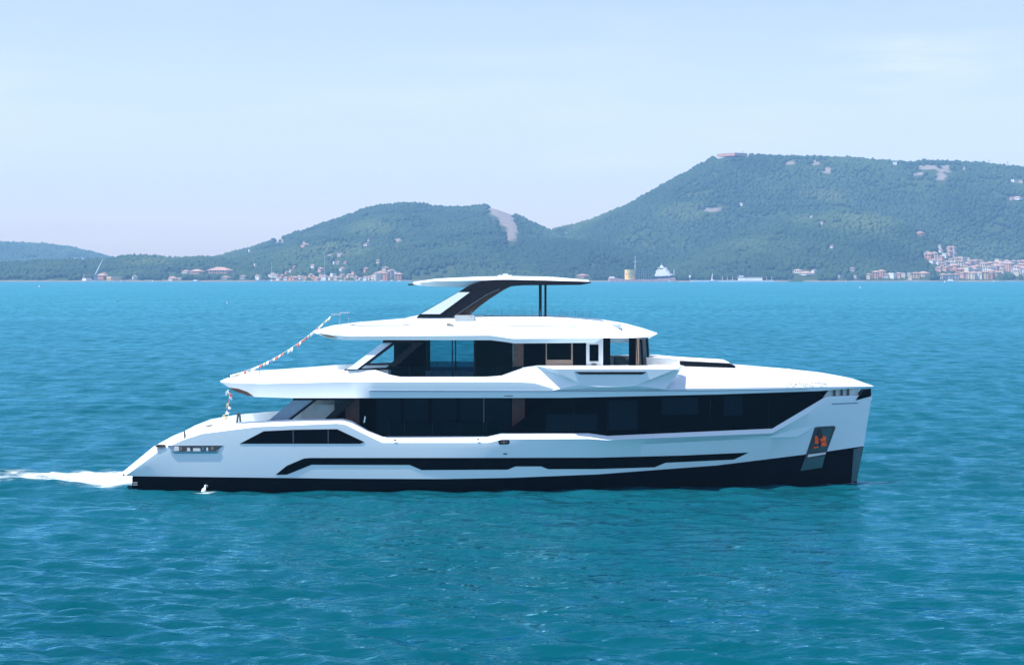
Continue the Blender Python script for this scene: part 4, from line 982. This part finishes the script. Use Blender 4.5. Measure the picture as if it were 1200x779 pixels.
sh = thing('supply_ship', 'white and navy ship moored beyond the red barge', 'ship', (far(779, 330, 2440).x, 2440 - DC, 0)); s = 2440 / F; sh.rotation_euler.z = -.55
o = hull_mb(30 * s, 11, 6.4, .1).build('hull', navy, sh)
X_ = lambda px: (px - 779) * s
for nm, x0, x1, zz0, zz1, yy in (('superstructure', 768, 788, 6.4, 10, 4.5), ('superstructure', 769, 784, 10.05, 14, 4), ('bridge', 771, 781, 14.05, 17.5, 3.6), ('funnel', 773.5, 777, 17.55, 20, 1.5)):
    mb = MB(); fr = [Vector((X_(x0), -yy, zz0)), Vector((X_(x0) + .4, -yy, zz1)), Vector((X_(x1) - 1.6, -yy, zz1)), Vector((X_(x1), -yy, zz0))]
    mb.prism(fr, [q + Vector((0, 2 * yy, 0)) for q in fr]); mb.build(nm, steelw, sh)
mb = MB(); mb.box(X_(770), X_(779), -3.66, -3.6, 15.4, 16.6); mb.build('bridge_windows', WIN, sh)
mb = MB(); mb.tube([(X_(791), 0, 6.5), (X_(791.5), 0, 15)], .7, 6, .3); mb.build('crane_post', steelw, sh)
mb = MB(); mb.tube([(X_(775), 0, 20), (X_(775), 0, 23)], .25, 6); mb.build('mast', steelw, sh)

# low pier with sheds
d = 2400; s = d / F
p_ = thing('pier', 'long low pale pier with a shed, right of the moored ship', 'pier', (far(860, 330, d).x, d - DC, 0)); X_ = lambda px: (px - 860) * s
mb = MB(); mb.box(X_(810), X_(906), -6, 6, -1, 1.9); mb.build('quay', M['offwhite'], p_)
mb = MB(); mb.box(X_(865), X_(893), -3, 3, 1.95, 5.0); mb.build('shed', WM['white'], p_)
mb = MB(); mb.box(X_(864), X_(894), -3.3, 3.3, 5.02, 5.8); mb.build('shed_roof', RM['red'], p_)
mb = MB(); mb.box(X_(866), X_(871), -3.4, 2, 5.85, 7.6); mb.build('cabin', WM['white'], p_)
for a in (834, 846, 852, 858, 898, 904):
    mb = MB(); mb.tube([(X_(a), -4, 1.9), (X_(a), -4, 6.4)], .3, 6); mb.build('mooring_pile', rusty, p_)
mb = MB(); mb.tube([(X_(834), -3, 1.9), (X_(834.6), -3, 10.2)], .9, 6, .25); mb.build('beacon', steelw, p_)
sg = thing('beacon_light', 'round white beacon on a pole left of the long pier', 'beacon', far(808.5, 330, 2405)); mb = MB(); mb.tube([(0, 0, -1), (0, 0, 6)], .25, 6); mb.build('pole', steelw, sg)
mb = MB(); mb.tube([(0, 0, 5), (0, 0, 5.6), (0, 0, 7.2), (0, 0, 7.8)], 1.2, 8); mb.build('lamp', steelw, sg)
# stone breakwater edges
stone = mat('pale_quay_stone', (.52, .49, .45), .9, noise=(.1, .2))
for lab, a, b_, d, hh in (('pale stone seawall below the hillside town', 1165, 1330, 2385, 2.0), ('pale beach wall along the shore left of the town', 992, 1104, 2385, 1.3), ('pale quay along the harbour front', 385, 482, 2415, 1.2), ('low quay under the wooded left shore', 100, 145, 2408, 1.4)):
    mb = MB(); A_, B_ = far(a, 330, d), far(b_, 330, d); mb.box(A_.x, B_.x, A_.y, A_.y + 6, -1, hh); tag(mb.build('seawall', stone), lab, 'seawall')
# crane on the left shore
d = 2412; s = d / F; c = thing('harbour_crane', 'white inclined crane boom rising from the wooded left shore', 'crane', far(112, 330, d)); c.location.z = 0
mb = MB(); mb.tube([(0, 0, 9.5), (8.6 * s, 0, 26.5 * s)], .75, 6, .35); mb.build('boom', steelw, c)
mb = MB(); mb.box(-2, 2, -2, 2, -1, 9.5); mb.build('base', lattice, c)

# boats
bc = [0]
def boat(px, py, L, label, mast=0, cabin=True, name='motorboat', grp='small boats in the bay', m=None, bow=1):
    d = (H * F) / (py - HZ); s = d / F
    t = thing(name, label, 'boat', (far(px, py, d).x, d - DC, 0), grp); Lm = L * s
    hull_mb(Lm, Lm * .28 + .6, Lm * .09 + .35, .1, bow).build('hull', m or M['cushion'], t, 40)
    if cabin:
        mb = MB(); z = Lm * .09 + .36; fr = [Vector((-Lm * .22, -Lm * .09, z)), Vector((-Lm * .18, -Lm * .09, z + Lm * .1 + .3)), Vector((Lm * .08, -Lm * .09, z + Lm * .1 + .3)), Vector((Lm * .2, -Lm * .09, z))]
        mb.prism(fr, [Vector((q.x, -q.y, q.z)) for q in fr]); mb.build('cabin', M['offwhite'], t)
    if mast:
        mb = MB(); mb.tube([(0, 0, .5), (0, 0, mast * s)], .22, 6, .12); mb.build('mast', steelw, t)
        mb = MB(); mb.tube([(0, 0, 2.0), (-Lm * .4, 0, 2.1)], .2, 6); mb.build('boom', steelw, t)
    return t
boat(1114.5, 330.8, 15, 'white motorboat lying off the hillside town')
boat(1022, 329.9, 12, 'low white boat lying off the beach wall left of the town', cabin=False)
boat(380, 330.4, 13, 'white sailing boat with tall mast, middle of the harbour front', 36, name='sailing_boat')
boat(318.5, 330.3, 6, 'white sailing boat with bare mast at left end of harbour front', 24, name='sailing_boat')
boat(400, 330.2, 7, 'small sailing boat right of the tall-masted one off the harbour', 17, name='sailing_boat', bow=-1)
boat(307, 330.4, 15, 'long low white boat left of the harbour front', cabin=False)
boat(229, 330.7, 12, 'white motorboat under the pink buildings of the left shore')
boat(142, 330.7, 5, 'small white boat by the low quay of the left shore')
boat(179, 330.2, 4, 'tiny white boat between the quay and pink buildings of the left shore')
for i, (px, L) in enumerate(((357, 6), (418, 8), (427, 6), (436, 6), (447, 7), (459, 8), (468, 6))):
    boat(px, 330.15 + .03 * (i % 3), L, f"{'small' if L < 7 else 'larger'} white motorboat moored along the harbour front, {ORD[i]} from left", bow=1 if i % 2 else -1)
boat(835, 330.3, 11, 'white boat tied up in front of the long pier')
boat(785, 330.5, 6, 'little white boat at the right end of the red barge')
boat(51, 336.4, 4, 'small pale boat alone on the water at far left', cabin=False)
buoy_m = mat('white_buoy', (.8, .8, .78), .5)
for lab, px, py in (('white buoy floating off the beach wall left of the town', 1008, 337.5), ('pale buoy on open water left of the hardtop', 266, 355.2), ('dark buoy on the water at far left', 138, 353.5), ('pale buoy at far left, nearest the shore', 46, 336.2)):
    d = (H * F) / (py - HZ); t = thing('buoy', lab, 'buoy', (far(px, py, d).x, d - DC, 0), 'buoys on the bay')
    k = d / 1500
    mb = MB(); mb.tube([(0, 0, -.3 * k), (0, 0, .1 * k), (0, 0, .5 * k), (0, 0, .8 * k)], .55 * k, 10, .3 * k); mb.build('float', buoy_m if 'dark' not in lab else M['iron'], t, 50)
    mb = MB(); mb.tube([(0, 0, .8 * k), (0, 0, 1.3 * k)], .08 * k, 6); mb.build('topmark', steelw, t)

# ------------------------------------------------------------------ forest: merged lumpy crowns over every slope, one stuff object per hill
def crown_template(seed):
    bm = bmesh.new(); bmesh.ops.create_icosphere(bm, subdivisions=1, radius=1.0)
    r = np.random.default_rng(seed)
    v = np.array([q.co[:] for q in bm.verts]); v *= (1 + r.normal(0, .13, len(v)))[:, None]
    f = np.array([[q.index for q in fc.verts] for fc in bm.faces]); bm.free()
    keep = (v[f].mean(1)[:, 2] > -.45)
    return v, f[keep]
tmpl = [crown_template(k) for k in range(5)]
hp = np.array(HPOS)
for h in hills:
    cell = 5.6 if h.dr > 4500 else 5.0
    xs = np.arange(h.xr[0] * 1.0, h.xr[-1] * 1.0, cell); dd = np.arange(h.ds - 20, h.dr + 30, cell * 1.05)
    Xg, Dg = np.meshgrid(xs, dd); Xg = (Xg + rng.uniform(-.5, .5, Xg.shape) * cell).ravel(); Dg = (Dg + rng.uniform(-.5, .5, Dg.shape) * cell).ravel()
    Zg = h.z(Xg, Dg); px = 600 + F * Xg / Dg; py = HZ - (Zg - H) * F / Dg
    ok = (Zg > 1.7) & (px > -420) & (px < 1600) & ((np.abs(px - 600) < 680) | (rng.random(len(px)) < .8)) & ~(rock_at(h, Xg, Dg, Zg) & ((Dg < h.dr - 55) | (h.name != 'right_mountain'))) & ~(rock_at(h, Xg, Dg, Zg + 6) & (Dg < h.dr - 55)) & ~(rock_at(h, Xg, Dg, Zg + 12) & (Dg < h.dr - 55))
    # leave out what lies behind a nearer slope
    for g2_ in hills:
        if g2_.dr < h.dr - 200:
            for frac in (.55, .75, .9, 1.0):
                d2 = g2_.ds + (g2_.dr - g2_.ds) * frac; z2 = g2_.z(px * 0 + (px - 600) * d2 / F, px * 0 + d2)
                ok &= ~((HZ - (z2 - H) * F / d2 < py - 8) & (z2 > 2) & (Dg > d2 + 60))
    Xg, Dg, Zg, px, py = Xg[ok], Dg[ok], Zg[ok], px[ok], py[ok]
    keep = np.ones(len(Xg), bool)
    for (hx, hd, r) in HPOS: keep &= ~((np.abs(Xg - hx) < r + 3.2) & (Dg > hd - r - 16) & (Dg < hd + r + 2))
    top = HZ - (Zg + 9 - H) * F / Dg
    for (qx, qy, qw, qh, qd) in HVIEW: keep &= ~((np.abs(px - qx) < qw / 2 + 2.2) & (top < qy - .25 * qh) & (py > qy - qh) & (Dg < qd + 3) & (Dg > qd - 300))
    sm = np.maximum(patch_mask(h.name, px, py, ROCK, 0), patch_mask(h.name, px, py - 4, ROCK, 0)) + (fbm(Xg / 22, Dg / 30, h.seed + 51, 3) - .5) * 1.6
    keep &= ~((sm > -.15) & (patch_mask(h.name, px, py, [(a, b, c, d * 2, e * 2) for a, b, c, d, e in ROCK], 0) > 0) & (rng.random(len(Xg)) < .75) & (Dg < h.dr - 25))
    thin = fbm(Xg / 40, Dg / 60, h.seed + 21, 3)
    keep &= ~((thin < .345) & (rng.random(len(Xg)) < .75))
    clear = fbm(Xg / 75, Dg / 45, h.seed + 41, 3); keep &= ~((clear > .77) & (rng.random(len(Xg)) < .9) & (Dg < h.dr - 60))
    Xg, Dg, Zg, px, py = Xg[keep], Dg[keep], Zg[keep], px[keep], py[keep]
    N = len(Xg)
    big = fbm(Xg / 45, Dg / 70, h.seed + 7, 3)
    rad = cell * (.52 + .42 * rng.random(N) ** 2) * (.75 + .5 * big); hh = rad * rng.uniform(.7, 1.05, N) + .5
    grn = np.clip(patch_mask(h.name, px, py, GREEN, 0), 0, 1)
    dk = {'wooded_headland': -.34, 'town_spur': .08, 'left_shore_hill': -.05}.get(h.name, 0)
    tint = np.clip((.06 + dk) + .85 * (fbm(Xg / 260, Dg / 420, h.seed + 31, 3) - .5) + .9 * (fbm(Xg / 70, Dg / 130, h.seed + 9, 4) - .22) + rng.normal(0, .07, N) + .35 * np.minimum(grn * 2, 1), 0, 1)
    tk = rng.integers(0, 5, N); ang = rng.uniform(0, 6.28, N)
    vs_, fs_, ts_, base = [], [], [], 0
    for k in range(5):
        idx = np.where(tk == k)[0]
        if not len(idx): continue
        tv, tf = tmpl[k]; c, s_ = np.cos(ang[idx])[:, None], np.sin(ang[idx])[:, None]
        vx = (tv[None, :, 0] * c - tv[None, :, 1] * s_) * rad[idx][:, None] + Xg[idx][:, None]
        vy = (tv[None, :, 0] * s_ + tv[None, :, 1] * c) * rad[idx][:, None] + (Dg[idx] - DC)[:, None]
        vz = tv[None, :, 2] * hh[idx][:, None] + (Zg[idx] + hh[idx] * .55)[:, None]
        vs_.append(np.stack([vx, vy, vz], -1).reshape(-1, 3)); m_ = len(tv)
        fs_.append((tf[None] + (np.arange(len(idx)) * m_)[:, None, None]).reshape(-1, 3) + base); ts_.append(np.repeat(tint[idx], m_)); base += len(idx) * m_
    o = np_obj('forest', np.concatenate(vs_), np.concatenate(fs_), leaf)
    o.data.attributes.new('tint', 'FLOAT', 'POINT').data.foreach_set('value', np.concatenate(ts_).astype(np.float32))
    tag(o, {'far_hill': 'pale hazy woodland on the farthest low hill at left', 'left_shore_hill': 'dense dark woodland on the low left shore', 'middle_mountain': 'green forest covering the middle mountain with the rock scar', 'right_mountain': 'green forest covering the big right mountain', 'wooded_headland': 'dark forest on the headland behind the yacht', 'town_spur': 'lighter woodland on the spur above the hillside town'}[h.name], 'forest', kind='stuff')
    print('forest', h.name, N)

# ------------------------------------------------------------------ haze over the bay
hm_ = bpy.data.materials.new('sea_haze'); hm_.use_nodes = True
n, l = hm_.node_tree.nodes, hm_.node_tree.links
n.remove(n['Principled BSDF'])
pv = n.new('ShaderNodeVolumePrincipled'); pv.inputs['Color'].default_value = HAZE_COLOR; pv.inputs['Density'].default_value = HAZE_DENSITY; pv.inputs['Anisotropy'].default_value = 0.0
l.new(pv.outputs[0], n['Material Output'].inputs['Volume'])
mb = MB(); mb.box(-9000, 9000, -4500, 5250, -8, 262)
o = mb.build('haze', hm_); o.display_type = 'WIRE'
tag(o, kind='stuff')
